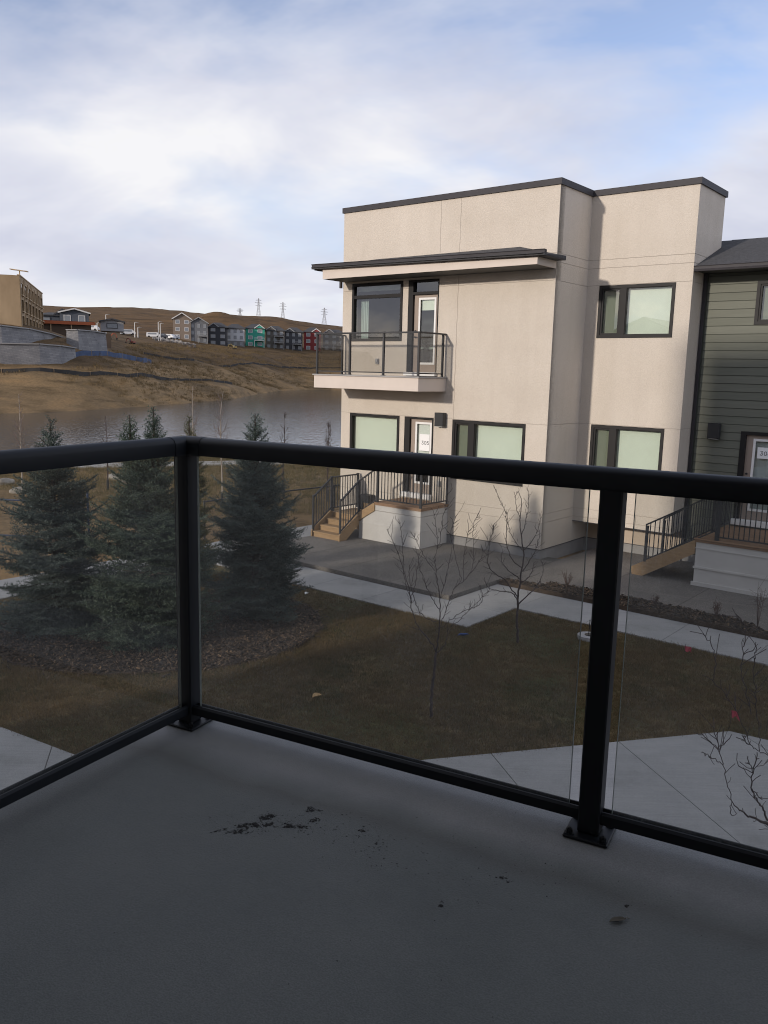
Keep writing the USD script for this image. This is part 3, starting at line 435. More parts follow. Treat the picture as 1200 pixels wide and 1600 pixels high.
# canopy roof over the balcony
can = obj('canopy_roof', trimesh.Trimesh(np.array([[-6.98, -1.02, 7.36], [0.24, -1.02, 7.26], [0.24, -0.004, 7.33], [-1.0, -0.004, 7.62], [-5.5, -0.004, 7.62], [-6.98, -0.004, 7.46],
      [-6.98, -1.02, 7.33], [0.24, -1.02, 7.23], [0.24, -0.004, 7.23], [-6.98, -0.004, 7.33]]), [[0, 1, 3], [0, 3, 4], [1, 2, 3], [0, 4, 5], [0, 6, 7], [0, 7, 1], [1, 7, 8], [1, 8, 2], [0, 5, 9], [0, 9, 6], [6, 8, 7], [6, 9, 8]], process=False), shingle, cream)
obj('shingle_row', cat_([bar((-6.95, -1.0+.12*k, 7.372+.022*k), (0.2-.17*k, -1.0+.12*k, 7.272+.03*k), .13, .012) for k in range(7)]), shingle, can)
obj('canopy_fascia', cat_([extr(Polygon([(-6.66, 7.06), (0.0, 7.06), (0.0, 7.225), (-6.66, 7.325)]), -0.9, -0.86), bx(-0.04, 0.0, -0.86, -0.016, 7.06, 7.225), bx(-6.66, -6.62, -0.86, -0.016, 7.06, 7.31)]), fascia, can)
obj('soffit', bx(-6.62, -0.04, -0.86, -0.016, 7.055, 7.07), soffit_m, can)
gp = [(0, 0), (0.10, 0), (0.115, 0.04), (0.10, 0.05), (0.10, 0.11), (0.125, 0.115), (0.12, 0.125), (0.0, 0.12)]
def gutter(p0, p1): return profile_sweep(gp, p0, p1)
gm = gutter((-6.98, -0.905, 7.24), (0.23, -0.905, 7.24)); v = np.array(gm.vertices); v[:, 2] += (v[:, 0]-0.23)*(-0.0135); gm.vertices = v
obj('gutter', cat_([gm, bx(0.03, 0.24, -0.9, -0.02, 7.225, 7.26), bx(-6.98, -6.9, -0.9, -0.02, 7.31, 7.36)]), flashing, can)
obj('downspout', bx(-6.78, -6.72, -0.09, -0.02, 6.9, 7.3), flashing, can)
# balcony of the cream townhouse
bal = obj('balcony_slab', cat_([cbx(-6.66, -3.02, -1.21, -0.003, 4.11, 4.45, .008)]), fascia, cream)
obj('slab_edge', cat_([bx(-6.69, -2.99, -1.24, -0.003, 4.452, 4.485)]), mat('balcony_membrane', (.30, .29, .28), .7), bal)
RZ = 5.60
for k, x in enumerate((-6.60, -5.39, -4.22, -3.08)):
    ps = obj('balcony_post', cat_([bx(x-.025, x+.025, -1.17, -1.12, 4.485, RZ-.04), bx(x-.05, x+.05, -1.195, -1.095, 4.485, 4.495)]), dark_bar, bal)
for x in (-6.60, -3.08): obj('balcony_post', cat_([bx(x-.025, x+.025, -.14, -.09, 4.485, RZ-.04), bx(x-.05, x+.05, -.165, -.065, 4.485, 4.495)]), dark_bar, bal)
obj('top_rail', cat_([cbx(-6.64, -3.04, -1.18, -1.11, RZ-.04, RZ, .006), cbx(-6.635, -6.565, -1.10, -.02, RZ-.04, RZ, .006), cbx(-3.115, -3.045, -1.10, -.02, RZ-.04, RZ, .006)]), dark_bar, bal)
obj('bottom_rail', cat_([bx(-6.57, -3.11, -1.16, -1.13, 4.55, 4.58), bx(-6.615, -6.585, -1.11, -.15, 4.55, 4.58), bx(-3.095, -3.065, -1.11, -.15, 4.55, 4.58)]), dark_bar, bal)
for a, b in ((-6.56, -5.43), (-5.35, -4.26), (-4.18, -3.12)): obj('glass_panel', bx(a, b, -1.148, -1.142, 4.582, RZ-.042), pane_far, bal)
for x in (-6.60, -3.08): obj('glass_panel', bx(x-.003, x+.003, -1.10, -.16, 4.582, RZ-.042), pane_far, bal)

# ---------------------------------------------------------------- porches
def baluster_rail(parent, p, q, zrail=1.0, zbot=.09, step=.105, name='railing', posts=False):
    "level or sloped rail between p and q (deck level points)"
    p, q = np.asarray(p, float), np.asarray(q, float); L = np.linalg.norm((q-p)[:2]); n = max(2, int(round(L/step)))
    up = np.array([0, 0, 1.0])
    r = obj(name, cat_([bar(p+up*zrail, q+up*zrail, .045, .035), bar(p+up*zbot, q+up*zbot, .03, .03)]), dark_bar, parent)
    for k in range(1, n):
        c = p+(q-p)*k/n; obj('baluster', bx(c[0]-.009, c[0]+.009, c[1]-.009, c[1]+.009, c[2]+zbot+.012, c[2]+zrail-.015), dark_bar, r)
    return r
def post(parent, x, y, z0, z1, s=.028): return obj('railing_post', cat_([bx(x-s, x+s, y-s, y+s, z0, z1), bx(x-s-.006, x+s+.006, y-s-.006, y+s+.006, z1, z1+.012)]), dark_bar, parent)
p5 = thing('entrance_porch', 'white-skirted porch with new wooden corner steps at door 305', 'porch', C0, BROT)
PZ = 0.10
obj('skirt_panel', extr(Polygon([(-4.9, PZ), (-2.82, PZ), (-2.82, .535), (-4.9, .535)]), -1.2, -1.17), skirt_m, p5)
obj('skirt_panel', extr(Polygon([(-4.895, .55), (-2.82, .55), (-2.82, .92), (-4.355, .92)]), -1.2, -1.17), skirt_m, p5)
obj('skirt_panel', extr(Polygon([(-4.34, .93), (-2.82, .93), (-2.82, 1.075), (-4.34, 1.075)]), -1.2, -1.17), skirt_m, p5)
for a, b in ((PZ, .535), (.55, .92), (.93, 1.075)): obj('skirt_panel', bx(-2.85, -2.82, -1.169, -0.004, a, b), skirt_m, p5)
obj('skirt_trim', cat_([bx(-4.9, -2.81, -1.215, -1.2, .53, .555), bx(-2.82, -2.808, -1.2, -0.004, .53, .555), bx(-4.9, -2.81, -1.212, -1.2, PZ, PZ+.05)]), skirt_m, p5)
obj('porch_framing', cat_([bx(-4.85, -2.86, -1.16, -1.12, PZ, 1.07), bx(-4.33, -4.29, -1.12, -.02, PZ, 1.07), bx(-5.85, -4.92, -.32, -.28, PZ, .62)]), wood_new, p5)
for k in range(9): obj('deck_board', cbx(-4.37, -2.79, -1.23+.138*k, -1.23+.138*k+.131, 1.125, 1.155, .004), wood_deck, p5)
obj('rim_board', cat_([bx(-4.37, -2.80, -1.222, -1.2, 1.078, 1.124), bx(-2.82, -2.80, -1.2, -.005, 1.078, 1.124)]), wood_deck, p5)
# landing and flights
LZ = .70
for k in range(7): obj('landing_board', cbx(-5.92, -4.90, -1.2+.138*k, -1.2+.138*k+.131, LZ-.035, LZ, .004), wood_new, p5)
for k, z in enumerate((.25, .40, .55)):
    y = -1.95+.25*k
    obj('tread', cbx(-5.90, -4.92, y-.02, y+.26, z-.035, z, .005), wood_new, p5)
    obj('riser', bx(-5.88, -4.93, y, y+.025, z-.15 if k else PZ, z-.036), wood_new, p5)
obj('riser', bx(-5.88, -4.93, -1.20, -1.175, .55, LZ-.036), wood_new, p5)
for x in (-5.935, -4.915):
    obj('stringer', extx(Polygon([(-1.99, PZ), (-1.99, .27), (-1.17, .76), (-1.17, .50), (-1.72, PZ)]), x-.02, x+.02), wood_new, p5)
obj('stringer', extr(Polygon([(-4.93, .56), (-4.93, .79), (-4.39, 1.12), (-4.345, 1.12), (-4.345, .915)]), -1.235, -1.2), wood_new, p5)
for k in range(2): obj('tread', cbx(-4.87+.26*k, -4.60+.26*k, -1.19, -.1, LZ+.115+.15*k, LZ+.15+.15*k, .005), wood_new, p5); obj('riser', bx(-4.85+.26*k, -4.83+.26*k, -1.19, -.1, LZ+.15*k, LZ+.114+.15*k), wood_new, p5)
post(p5, -2.83, -1.2, 1.155, 2.21); post(p5, -4.27, -1.2, 1.155, 2.21); post(p5, -4.92, -1.2, .72, 1.68); post(p5, -4.93, -1.93, .20, 1.22, .022); post(p5, -5.93, -1.93, .20, 1.22, .022); post(p5, -5.93, -1.2, .72, 1.68); post(p5, -5.93, -.1, LZ, 1.68); post(p5, -2.83, -.06, 1.155, 2.21, .02)
baluster_rail(p5, (-4.24, -1.2, 1.155), (-2.86, -1.2, 1.155), 1.04); baluster_rail(p5, (-2.83, -1.17, 1.155), (-2.83, -.08, 1.155), 1.04)
baluster_rail(p5, (-4.89, -1.2, .72), (-4.30, -1.2, 1.11), .96, .10)
baluster_rail(p5, (-4.93, -1.91, .26), (-4.93, -1.22, .72), .93, .10); baluster_rail(p5, (-5.93, -1.91, .26), (-5.93, -1.22, .72), .93, .10); baluster_rail(p5, (-5.93, -1.17, LZ), (-5.93, -.12, LZ), .96, .10)
obj('utility_box', cbx(-5.7, -5.35, -.3, -.03, LZ+.003, LZ+.42, .01), black_metal, p5)

p4 = thing('entrance_porch', 'long white-skirted porch with sloping wooden stair at door 304', 'porch', C0, BROT)
X1 = 7.6
for a, b in ((PZ, .49), (.52, .93), (.945, 1.07)): obj('skirt_panel', bx(3.71, X1, .17, .2, a, b), skirt_m, p4); obj('skirt_panel', bx(3.71, 3.74, .201, 2.40, a, b), skirt_m, p4)
obj('skirt_trim', cat_([bx(3.685, X1, .145, .17, .485, .53), bx(3.67, X1, .140, .17, PZ, PZ+.085), bx(3.70, X1, .155, .17, .93, .95)]), skirt_m, p4)
for k in range(16): obj('deck_board', cbx(3.66, X1, .13+.143*k, .13+.143*k+.136, 1.125, 1.155, .004), wood_deck, p4)
obj('rim_board', cat_([bx(3.68, X1, .148, .17, 1.072, 1.124)]), wood_deck, p4)
for y in (.17, 1.20):
    obj('stringer', extr(Polygon([(2.30, PZ), (2.26, .27), (3.69, 1.12), (3.69, .80), (2.55, PZ)]), y, y+.04), wood_new, p4)
for k in range(6): obj('tread', cbx(2.36+.23*k, 2.64+.23*k, .215, 1.195, .225+.15*k, .26+.15*k, .005), wood_new, p4)
post(p4, 2.58, .19, .44, 1.26); post(p4, 4.13, .19, 1.155, 2.22, .04); post(p4, 2.58, 1.22, .44, 1.26); post(p4, 3.72, 1.22, 1.155, 2.21); post(p4, X1-.1, .19, 1.155, 2.22)
baluster_rail(p4, (2.55, .19, .33), (4.10, .19, 1.24), .96, .13); baluster_rail(p4, (2.55, 1.22, .33), (3.72, 1.22, 1.10), .96, .13)
baluster_rail(p4, (4.16, .19, 1.155), (X1-.12, .19, 1.155), 1.06, .08); baluster_rail(p4, (3.72, 1.24, 1.155), (3.72, 2.38, 1.155), 1.05, .08)

# ---------------------------------------------------------------- green townhouse 304
green = thing('green_townhouse', 'olive green lap-sided townhouse with grey shingle roof, door 304', 'house', C0, BROT)
GX1 = 12.0
ghole = shapely.union_all([sbox(3.83, 5.85, 5.7, 6.83), sbox(3.78, 1.20, 4.98, 3.41), sbox(8, 5.6, 10, 6.83), sbox(7, 1.9, 9, 3.4)])
obj('wall', cat_([extr(sbox(2.63, .3, GX1, 7.06).difference(ghole), 2.45, 2.7), bx(GX1-.2, GX1, 2.7, 9, .3, 7.06), bx(2.63, GX1, 8.8, 9, .3, 7.06)]), green_trim, green)
z = .33; k = 0
while z < 7.0:
    q = sbox(2.72, z, GX1, min(z+.178, 7.04)).difference(ghole)
    for g in getattr(q, 'geoms', [q]):
        x0, za, x1, zb = g.bounds
        if g.area > .005:
            if abs(g.area-(x1-x0)*(zb-za)) < 1e-4:
                v = np.array([[x0, 2.425, za], [x1, 2.425, za], [x1, 2.441, zb], [x0, 2.441, zb], [x0, 2.455, za], [x1, 2.455, za], [x1, 2.455, zb], [x0, 2.455, zb]])
                m = trimesh.Trimesh(v, [[0, 1, 2], [0, 2, 3], [4, 6, 5], [4, 7, 6], [0, 5, 1], [0, 4, 5], [3, 2, 6], [3, 6, 7], [0, 3, 7], [0, 7, 4], [1, 5, 6], [1, 6, 2]], process=False)
            else: m = extr(g, 2.428, 2.455)
            obj('siding_board', m, green_m[(k*7) % 3], green)
    z += .19; k += 1
obj('corner_trim', bx(2.625, 2.715, 2.40, 2.46, .3, 7.04), green_trim, green)
obj('foundation', bx(2.64, GX1, 2.46, 2.7, -.2, .3), concrete_f, green)
gw = window(green, 3.83, 5.7, 5.85, 6.83, 2.43, mull=(4.9, 5.0)); window(green, 8, 10, 5.6, 6.83, 2.43, mull=(8.5, 8.6)); window(green, 7, 9, 1.9, 3.4, 2.43, mull=(7.5, 7.6))
d4 = door(green, 3.78, 4.98, 1.20, 3.41, 2.43, (3.90, 4.90), (1.34, 3.33), (4.09, 1.58, 4.72, 3.22))
obj('door_blind', bx(4.07, 4.74, 2.54, 2.543, 1.5, 3.25), mat('door_blind_grey', (.40, .42, .43), .8), d4)
door_sign(d4, 4.17, 4.64, 2.80, 3.06, 2.464, '304', .095, 4.225, 2.875)
wall_lamp(green, 3.05, 3.32, 3.18, 3.57, 2.43)
slope = (8.04-7.14)/(4.15-1.72)
rear = trimesh.Trimesh(np.array([[-1.0, 3.47, 7.14+slope*(3.47-1.72)], [2.629, 3.47, 7.14+slope*(3.47-1.72)], [2.629, 4.15, 8.04], [-1.0, 4.15, 8.04], [2.629, 10.6, 7.1], [-1.0, 10.6, 7.1]]), [[0, 1, 2], [0, 2, 3], [3, 2, 4], [3, 4, 5]], process=False)
gr = obj('roof', trimesh.Trimesh(np.array([[2.63, 1.72, 7.14], [GX1+.4, 1.72, 7.14], [GX1+.4, 4.15, 8.04], [2.63, 4.15, 8.04], [GX1+.4, 10.6, 7.1], [2.63, 10.6, 7.1]])-[0, 0, .0], [[0, 1, 2], [0, 2, 3], [3, 2, 4], [3, 4, 5]], process=False), shingle, green)
obj('rear_roof', rear, shingle, gr)
for k in range(18):
    y = 1.74+.135*k; zz = 7.15+slope*(y-1.74)
    obj('shingle_course', bar((2.64, y, zz+.008), (GX1+.35, y, zz+.008), .15, .012, upv=(0, -slope, 1)), shingle, gr)
obj('gutter', gutter((2.63, 1.74, 7.02), (GX1+.4, 1.74, 7.02)), flashing, gr)
obj('soffit', bx(2.63, GX1, 1.75, 2.42, 7.042, 7.06), soffit_m, gr)
obj('downspout', bx(2.64, 2.70, 2.33, 2.39, .4, 7.03), flashing, gr)

# ---------------------------------------------------------------- the viewer's own block and balcony
OB = np.array([-0.706, 2.92, 0.0]); OROT = -27.6
DZ = EYE-1.305
oh = thing('townhouse_block', 'unseen beige townhouse block carrying the near balcony with glass railing, shaped to shade the courtyard', 'house', OB, OROT)
obj('wall', cat_([bx(-9.9, -0.0, -14, -3.3, 0, 11.2), bx(0.02, 16, -14, -2.95, 0, 9.0)]), stucco, oh)  # unseen; height and left end set to throw shade on lawn and green wall
obj('parapet_cap', cat_([bx(-10.0, .01, -14.1, -3.2, 11.2, 11.35), bx(.02, 16.1, -14.1, -2.85, 9.0, 9.15)]), flashing, oh)
obj('balcony_door', frame(1.2, 2.9, DZ+.02, DZ+2.1, .08, -2.949, -2.90), frame_m, oh)
obj('door_glass', bx(1.28, 2.82, -2.945, -2.93, DZ+.1, DZ+2.02), win_glass, oh)
obj('balcony_ceiling', bx(0.25, 4.6, -2.94, -0.45, DZ+2.62, DZ+2.85), fascia, oh)  # unseen ceiling added to cut sky light on the deck

own = thing('balcony', 'near grey balcony deck with black metal and glass railing', 'balcony', OB, OROT)
LA = math.radians(-90-1.2)     # direction of the left rail in balcony axes
LD = np.array([math.cos(LA), math.sin(LA)])
deck_poly = Polygon([(-.11, .11), (4.5, .11), (4.5, -2.94), (-.11+LD[0]*3.05, -2.94)])
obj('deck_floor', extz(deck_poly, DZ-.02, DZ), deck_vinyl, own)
obj('deck_fascia', extz(deck_poly.buffer(-.01, join_style=2), DZ-.32, DZ-.021), fascia, own)
obj('support_post', cat_([bx(.05, .25, -.25, -.05, 0, DZ-.321)]), fascia, own)
prof_top = [(-.030, 0), (.030, 0), (.033, .008), (.033, .040), (.028, .052), (.016, .060), (0, .063), (-.016, .060), (-.028, .052), (-.033, .040), (-.033, .008)]
prof_cap = [(a*1.06, -.002+b*1.05) for a, b in prof_top]
prof_bot = [(-.020, 0), (.020, 0), (.022, .004), (.022, .030), (.014, .036), (.010, .036), (.006, .028), (-.006, .028), (-.010, .036), (-.014, .036), (-.022, .030), (-.022, .004)]
RT = DZ+1.07-.063
PSP = 1.498
def own_post(x, y, ang=0):
    c, s = math.cos(ang), math.sin(ang)
    def place(m): T = np.eye(4); T[:2, :2] = [[c, -s], [s, c]]; T[:3, 3] = (x, y, 0); m.apply_transform(T); return m
    p = obj('railing_post', place(cbx(-.031, .031, -.031, .031, DZ+.011, RT+.004, .004)), rail_black, own)
    obj('base_plate', place(cbx(-.064, .064, -.064, .064, DZ+.001, DZ+.011, .003)), rail_black, p)
    for a in (-1, 1):
        for b in (-1, 1):
            m = trimesh.creation.cylinder(.0095, .012, sections=6); m.apply_translation((a*.048, b*.048, DZ+.017))
            w = trimesh.creation.cylinder(.014, .002, sections=14); w.apply_translation((a*.048, b*.048, DZ+.012))
            d = trimesh.creation.icosphere(1, .0065); d.apply_translation((a*.048, b*.048, DZ+.024)); obj('bolt', place(cat_([m, w, d])), rail_black, p)
own_post(0, 0); own_post(PSP, 0); own_post(2*PSP, 0)
q1 = LD*1.45; own_post(q1[0], q1[1]); own_post(LD[0]*2.85, LD[1]*2.85)
cl = .075
mit = 1.0
obj('top_rail', profile_sweep(prof_top, (cl, 0, RT), (4.5, 0, RT)), rail_black, own, smooth=40)
obj('top_rail', profile_sweep(prof_top, (LD[0]*2.93, LD[1]*2.93, RT), (LD[0]*cl, LD[1]*cl, RT)), rail_black, own, smooth=40)
obj('corner_cap', cat_([profile_sweep(prof_cap, (LD[0]*(cl+.012), LD[1]*(cl+.012), RT), (0, 0, RT), 0, 1.0), profile_sweep(prof_cap, (0, 0, RT), (cl+.012, 0, RT), -1.0, 0)]), rail_black, own, smooth=40)
def bottoms(p, q):
    obj('bottom_rail', profile_sweep(prof_bot, (*p, DZ+.045), (*q, DZ+.045)), rail_black, own, smooth=30)
bottoms((.032, 0), (PSP-.032, 0)); bottoms((PSP+.032, 0), (2*PSP-.032, 0)); bottoms(LD*1.418, LD*.032); bottoms(LD*2.82, LD*1.482)
def pane(p, q):
    p, q = np.asarray(p, float), np.asarray(q, float); z0, z1 = DZ+.045+.0285, RT+.001
    d = (q-p)/np.linalg.norm(q-p); n = np.array([-d[1], d[0]])*.005
    v = [(*(a+s*n), zz) for zz in (z0, z1) for a, s in ((p, -1), (q, -1), (q, 1), (p, 1))]
    g_ = obj('glass_pane', trimesh.convex.convex_hull(np.array(v)), pane_m, own)
    e = []
    for a, s in ((p, -1), (q, 1)):
        e.append([(*(a+t*n*.98+s*d*w), zz) for zz in (z0+.001, z1-.002) for t in (-1, 1) for w in (.0004, .0014)])
    for k in e: obj('pane_edge', trimesh.convex.convex_hull(np.array(k)), mat('glass_edge', (.13, .15, .14), .3), g_)
pane((.055, 0), (PSP-.066, 0)); pane((PSP+.060, 0), (2*PSP-.06, 0)); pane(LD*1.39, LD*.050); pane(LD*2.79, LD*1.51)
rng = np.random.default_rng(5)
rot2 = np.array([[math.cos(math.radians(-OROT)), -math.sin(math.radians(-OROT))], [math.sin(math.radians(-OROT)), math.cos(math.radians(-OROT))]])
def crumbs(cx, cy, sx, sy, ang, n, r0, r1):
    out = []
    for _ in range(n):
        a = rng.normal(0, 1, 2)*(sx, sy); c, s = math.cos(ang), math.sin(ang); x, y = cx+c*a[0]-s*a[1], cy+s*a[0]+c*a[1]; r = r0+(r1-r0)*rng.random()**3
        m = trimesh.creation.icosphere(0, 1); v = np.array(m.vertices)*rng.uniform(.5, 1.3, (12, 1))*(r*rng.uniform(.6, 1.8), r*rng.uniform(.6, 1.8), r*.35); t = rng.random()*6.3
        v = np.c_[v[:, 0]*math.cos(t)-v[:, 1]*math.sin(t), v[:, 0]*math.sin(t)+v[:, 1]*math.cos(t), v[:, 2]]+(x, y, DZ+r*.2); out.append(trimesh.Trimesh(v, m.faces, process=False))
    return out
DEB = [] # filled from world positions of the spill on the deck
for cx, cy, sx, sy, ang, n, r0, r1 in DEBRIS if 'DEBRIS' in globals() else []: DEB += crumbs(cx, cy, sx, sy, ang, n, r0, r1)
SPILL = []
_r = np.random.default_rng(77)
for cx, cy, sx, sy, n in [(-.40, 2.198, .030, .010, 9), (-.345, 2.225, .024, .014, 14), (-.315, 2.268, .014, .012, 8), (-.255, 2.22, .030, .009, 10), (-.19, 2.313, .012, .007, 5), (-.175, 2.258, .014, .010, 4)]:
    for _ in range(n):
        q = _r.normal(0, 1, 2)*(sx, sy); SPILL.append((cx+q[0], cy+q[1], _r.uniform(.003, .009), _r.uniform(.002, .005), _r.uniform(-.5, .8), int(_r.uniform(14, 46)), .0007, _r.uniform(.002, .0048)))
SPILL += [(-.28, 2.235, .11, .04, 0, 420, .0005, .0020), (-.01, 2.15, .08, .06, -.5, 150, .0007, .0024), (-.038, 2.207, .006, .004, 0, 14, .0015, .0035), (.2, 2.05, .16, .07, -.4, 140, .0007, .0020),
         (.332, 1.997, .010, .004, -.2, 12, .001, .004), (.352, 1.978, .005, .004, 0, 9, .001, .004), (.168, 1.870, .003, .004, 0, 9, .001, .004), (.170, 1.888, .004, .002, 0, 6, .001, .003), (.632, 1.892, .005, .002, 0, 7, .001, .0035), (.2, 1.95, .5, .28, 0, 260, .0005, .0016)]
for a in SPILL: DEB += crumbs(*a)
deb = cat_(DEB)
tag(obj('soil_crumbs', deb, mat('black_soil', (.012, .011, .010), .95)), 'black crumbs of soil spilled on the grey balcony deck', 'soil', kind='stuff')

def leaf_mesh(L, W, curl, seed):
    r = np.random.default_rng(seed); u = np.linspace(0, 1, 9); v = np.linspace(-1, 1, 5); U, V = np.meshgrid(u, v, indexing='ij')
    w = W*np.sin(np.pi*np.clip(U*.96+.02, 0, 1))**.8; x = (U-.5)*L; y = V*w/2; z = curl*(np.abs(V)**1.6)*w+curl*.35*L*np.sin(U*4+1)**2*.4+.002
    i, j = np.meshgrid(np.arange(8), np.arange(4), indexing='ij'); a = (i*5+j).ravel(); f = np.vstack([np.c_[a, a+5, a+6], np.c_[a, a+6, a+1]])
    top = np.c_[x.ravel(), y.ravel(), z.ravel()]
    bot = top-[0, 0, .0008]
    return trimesh.Trimesh(np.vstack([top, bot]), np.vstack([f, f[:, ::-1]+len(top)]), process=False)
def leaf(loc, L, W, rot, label, colname, col):
    t = thing('dry_leaf', label, 'leaf', loc, rot)
    obj('blade', leaf_mesh(L, W, .35, 1), mat(colname, col, .8, var=.2, scale=40), t, smooth=True); obj('stalk', tube([(L*.48, 0, .006), (L*.6, .004, .004), (L*.75, .0, .002)], [.0012, .001, .0008], 5), mat(colname, col), t)
leaf((.594, 1.829, DZ), 0.045, .016, 15, 'small curled dry leaf lying on the grey balcony deck', 'dry_leaf', (.11, .098, .075))
leaf((-.88, 11.10, .02), .16, .11, 40, 'pale fallen leaf lying on the lawn left of the thin tree', 'tan_leaf', (.42, .28, .13))

# ---------------------------------------------------------------- houses across the courtyard (seen in the window panes)
for k, (x, hgt, lab) in enumerate([(-26.5, 9.2, 'gabled townhouse across the courtyard, left of the row'), (-18.2, 9.5, 'gabled townhouse across the courtyard, middle of the row'), (-9.9, 9.3, 'gabled townhouse across the courtyard, right of the row')]):
    t = thing('gabled_townhouse', lab, 'house', bw(x, -46), BROT)
    obj('wall', extr(Polygon([(-4, 0), (4, 0), (4, hgt-1.7), (0, hgt-.1), (-4, hgt-1.7)]), -9, 0), mat('grey_siding', (.12, .125, .12), .8, var=.05), t)
    obj('roof', cat_([bar((-2.15, -9.3, hgt-.83), (-2.15, .3, hgt-.83), 4.75, .12, upv=(-.4, 0, 1)), bar((2.15, -9.3, hgt-.83), (2.15, .3, hgt-.83), 4.75, .12, upv=(.4, 0, 1))]), shingle, t)
    for a in (-2.6, .8):
        for zz in (1, 4.2):
            wp = obj('window', frame(a, a+1.8, zz, zz+1.5, .08, -.0, .04), white_m, t); obj('pane', bx(a+.08, a+1.72, .0, .01, zz+.08, zz+1.42), mat('dark_pane', (.03, .035, .04), .1), wp)
# ---------------------------------------------------------------- vegetation
def instancer(name, label, cat, protos, pos, rotz, scl, which=None, tilt=0.0, seed=0):
    pp = path_for('/World', name); pi = UsdGeom.PointInstancer.Define(stage, pp); tag(pi.GetPrim(), label, cat, kind='stuff')
    rel = []
    for nm, me, ma in protos:
        m = usdkit.mesh(stage, pp+'/'+nm, me, ma); rel.append(m.GetPath())
    pi.CreatePrototypesRel().SetTargets(rel); n = len(pos); r = np.random.default_rng(seed)
    pi.CreateProtoIndicesAttr(Vt.IntArray.FromNumpy((which if which is not None else r.integers(0, len(protos), n)).astype(np.int32)))
    pi.CreatePositionsAttr(Vt.Vec3fArray.FromNumpy(np.asarray(pos, np.float32)))
    h = np.asarray(rotz)/2; tx, ty = r.normal(0, tilt/2, n), r.normal(0, tilt/2, n)
    q = np.stack([np.cos(h), tx, ty, np.sin(h)], 1); q /= np.linalg.norm(q, axis=1, keepdims=True)
    pi.CreateOrientationsAttr(Vt.QuathArray([Gf.Quath(float(a), float(b), float(c), float(d)) for a, b, c, d in q]))
    pi.CreateScalesAttr(Vt.Vec3fArray.FromNumpy((np.ones((n, 3))*np.asarray(scl).reshape(n, -1)).astype(np.float32)))
    return pi
def tuft(n, h, spread, w, seed, lean=.5):
    r = np.random.default_rng(seed); v, f = [], []
    for k in range(n):
        p = r.normal(0, spread, 2); a = r.random()*6.3; l = h*r.uniform(.5, 1.1); le = l*lean*r.uniform(.1, 1); b = r.random()*6.3
        dx, dy = math.cos(a)*w/2, math.sin(a)*w/2; m = np.array([p[0]+math.cos(b)*le*.35, p[1]+math.sin(b)*le*.35, l*.6]); t = np.array([p[0]+math.cos(b)*le, p[1]+math.sin(b)*le, l])
        i = len(v); v += [(p[0]-dx, p[1]-dy, -.01), (p[0]+dx, p[1]+dy, -.01), tuple(m-[dx*.7, dy*.7, 0]), tuple(m+[dx*.7, dy*.7, 0]), tuple(t)]; f += [[i, i+1, i+3], [i, i+3, i+2], [i+2, i+3, i+4]]
    return trimesh.Trimesh(np.array(v), np.array(f), process=False)
def scatter(poly, n, seed):
    r = np.random.default_rng(seed); x0, y0, x1, y1 = poly.bounds; out = np.zeros((0, 2))
    while len(out) < n:
        p = np.c_[r.uniform(x0, x1, n*2), r.uniform(y0, y1, n*2)]; out = np.vstack([out, p[shapely.contains_xy(poly, p[:, 0], p[:, 1])]])
    return out[:n]
def grass_mat(name, a, b):
    return usdkit.material(stage, '/World/Looks/'+name, {'oi': ('object_info', {}), 'g': ('geometry', {}), 'n': ('noise_texture', {'scale': 0.7, 'detail': 5.0}), 'ad': ('math', {'math_type': 'multiply_add', 'value2': 0.5}), 'r': ('rgb_ramp', {'ramp': [(0.35, a), (0.75, b)]}),
        'd': ('diffuse_bsdf', {}), 't': ('translucent_bsdf', {}), 'm': ('mix_closure', {'fac': 0.3})},
        [('g.position', 'n.vector'), ('oi.random', 'ad.value1'), ('n.fac', 'ad.value3'), ('ad.value', 'r.fac'), ('r.color', 'd.color'), ('r.color', 't.color'), ('d.BSDF', 'm.closure1'), ('t.BSDF', 'm.closure2')], surface='m.closure')
bed = Polygon([(-7.0, 13.4), (-6.3, 12.75), (-5.64, 12.11), (-4.9, 11.83), (-4.2, 11.74), (-3.3, 11.9), (-2.6, 12.1), (-1.9, 12.6), (-1.35, 13.2), (-1.05, 14.3), (-1.2, 15.2), (-1.7, 16.0), (-2.6, 16.4), (-3.6, 16.5), (-5.2, 15.9), (-6.6, 14.9)])
bed2 = bpoly([(.45, -2.62), (.45, -2.31), (1.3, -2.31), (1.35, -1.95), (2.6, -1.85), (3.7, -1.9), (5.0, -1.93), (5.7, -2.15), (5.9, -2.34), (12, -2.34), (12, -2.63)])
gl = lawn.union(bed).difference(bed.buffer(-.30)).intersection(Polygon([(-9, 8.3), (12, 4), (12, 16), (3, 18.5), (-8, 18)]))
lp = scatter(gl, 52000, 1); rg = np.random.default_rng(2)
lawn_blade = grass_mat('lawn_blades', (0.066, 0.072, 0.034), (0.175, 0.128, 0.072))
nzl = meshkit.fbm(np.c_[lp*.8, 0*lp[:, 0]], 4, 9)
instancer('lawn_grass', 'short mown brownish green grass of the lawn', 'grass', [('tuft', tuft(9, .045, .03, .006, 3), lawn_blade), ('tuft_001', tuft(9, .055, .04, .006, 4, .8), lawn_blade), ('tuft_002', tuft(7, .035, .03, .008, 5, 1.2), lawn_blade)],
          np.c_[lp, np.zeros(len(lp))], rg.random(len(lp))*6.3, .55+nzl*.9, seed=2)
struct('planting_bed', extz(bed, -.03, .035), mat('bed_soil', (.050, .034, .022), .95, var=.4, scale=6, bump=.6, bscale=20, dist=.03))
obj_ = struct('planting_bed', extz(bed2, -.03, .112), mat('bed_soil', (.050, .034, .022)))
